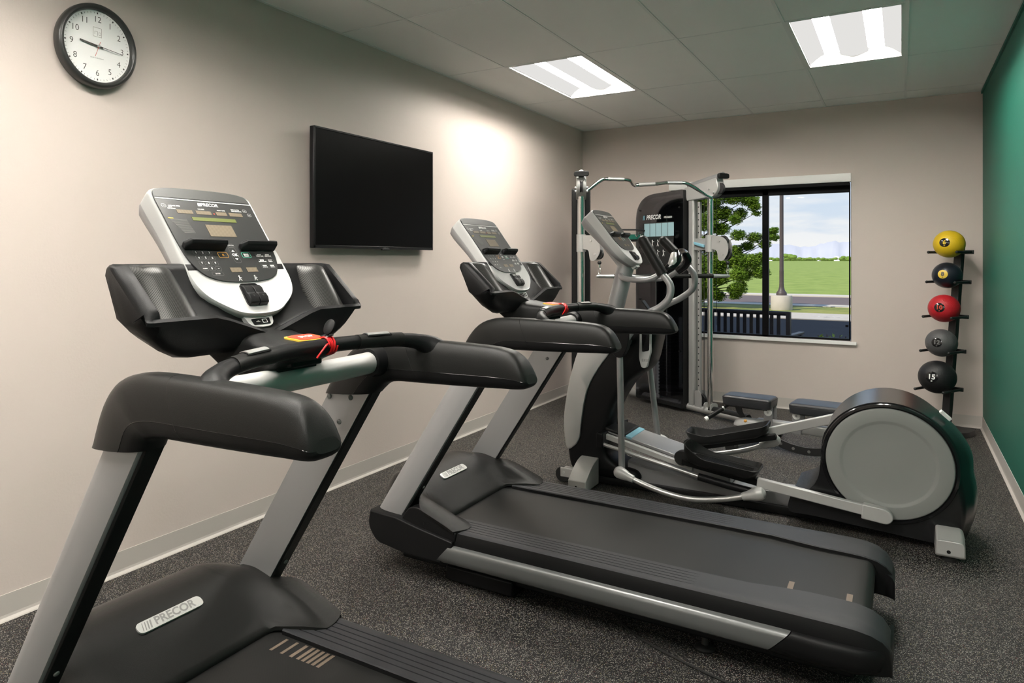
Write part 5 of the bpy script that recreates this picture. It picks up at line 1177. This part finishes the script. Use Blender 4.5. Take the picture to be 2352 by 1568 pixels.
for i in range(N+1):
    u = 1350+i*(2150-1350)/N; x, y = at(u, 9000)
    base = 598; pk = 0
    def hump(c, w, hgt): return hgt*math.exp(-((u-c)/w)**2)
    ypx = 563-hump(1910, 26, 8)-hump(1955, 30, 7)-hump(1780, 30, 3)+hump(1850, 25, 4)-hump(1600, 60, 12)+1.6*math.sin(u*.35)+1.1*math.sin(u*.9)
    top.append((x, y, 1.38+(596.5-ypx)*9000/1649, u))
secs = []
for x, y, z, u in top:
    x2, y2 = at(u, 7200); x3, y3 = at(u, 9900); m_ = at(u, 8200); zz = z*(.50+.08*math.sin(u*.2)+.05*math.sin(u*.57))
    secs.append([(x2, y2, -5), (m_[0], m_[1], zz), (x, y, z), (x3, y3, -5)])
g.loft(secs, cap=False, closed=False); g.build('mountains', 'hazed_mountain', kind='structure', ang=60)
for k, (u, w, h) in enumerate(((1922, 6, 5), (1881, 4, 3), (1764, 10, 3.5))):
    x, y = at(u, 900); G().box(-w/2, w/2, -3, 3, 0, h).prism([(-w/2, h), (w/2, h), (0, h+1)], -3, 3).build('distant_building', 'trim_white', loc=(x, y, 0), smooth=False, label=['tiny white building on the horizon near the right window edge', 'tiny white building on the horizon in the middle of the right pane', 'tiny pale building on the horizon beside the mullion'][k], cat='building')
g = G(); rnd = random.Random(21)
for k in range(150):
    u = 1740+k*1.55; x, y = at(u, 1050+rnd.uniform(-15, 15)); g.sphere((x, y, 1.4), rnd.uniform(1.9, 3.1), 8, 6, (1.5, 1, .8))
g.build('hedgerow', 'leaf_green', label='long low dark hedgerow along the far edge of the field', cat='hedge')
# outdoor bench seen from behind
OB = empty('outdoor_bench', (.9, 8.02, 0), 'dark slatted metal bench standing outside just below the window', 'bench', rz=math.radians(-8))
def outbench(R):
    L = 1.06; H = .865
    G().tube([(-.75, 0, H-.02), (L, 0, H-.02)], .022, 14, False).build('top_rail', 'bench_metal', R)
    G().beam((-.75, 0, .46), (L, 0, .46), .02, .04).build('bottom_rail', 'bench_metal', R)
    k = 0; x = -.70
    while x < L-.05: G().box(x, x+.034, -.004, .004, .46, H-.02).build('back_slat', 'bench_metal', R); x += .066
    for x in (-.75, L):
        G().beam((x, 0, 0), (x, 0, H), .05, .04, (1, 0, 0)).build('leg', 'bench_metal', R, bevel=.004); G().beam((x, .42, 0), (x, .42, .62), .05, .04, (1, 0, 0)).build('leg', 'bench_metal', R, bevel=.004); G().beam((x, -.01, .62), (x, .48, .62), .055, .022).build('armrest', 'bench_metal', R, bevel=.004)
    for k in range(7): G().box(-.75, L, .05+.055*k, .085+.055*k, .43, .445).build('seat_slat', 'bench_metal', R)
outbench(OB)
# chalk lettering on the kerb
G().text('15WL', .34, (1.55, 19.6, .002), (1, 0, 0), (0, 1, 0), ext=.001, bold=.004).build('trim_3', 'white_paint_road', kind='structure', smooth=False)
# a small weed by the wall below the window
PL = empty('weed', (2.33, 7.85, 0), 'small dark weed growing outside below the right window corner', 'plant'); g = G(); rnd = random.Random(9)
for k in range(60):
    t = rnd.uniform(0, 2*PI); h = rnd.uniform(.3, .66); r_ = rnd.uniform(.02, .16); p = Vector((r_*math.cos(t), r_*math.sin(t), h)); a = Vector((rnd.uniform(-1, 1), rnd.uniform(-1, 1), rnd.uniform(0, 1))).normalized()*.04; b = a.orthogonal().normalized()*.014; g.add([p-a, p-b, p+a, p+b], [(0, 1, 2, 3)])
g.build('leaves', 'leaf_green', PL, smooth=False); g = G()
for t in range(6): g.tube([(0, 0, 0), (.06*math.cos(t), .06*math.sin(t), .3), (.12*math.cos(t), .12*math.sin(t), .65)], .004, 5)
g.build('stems', 'bark', PL)
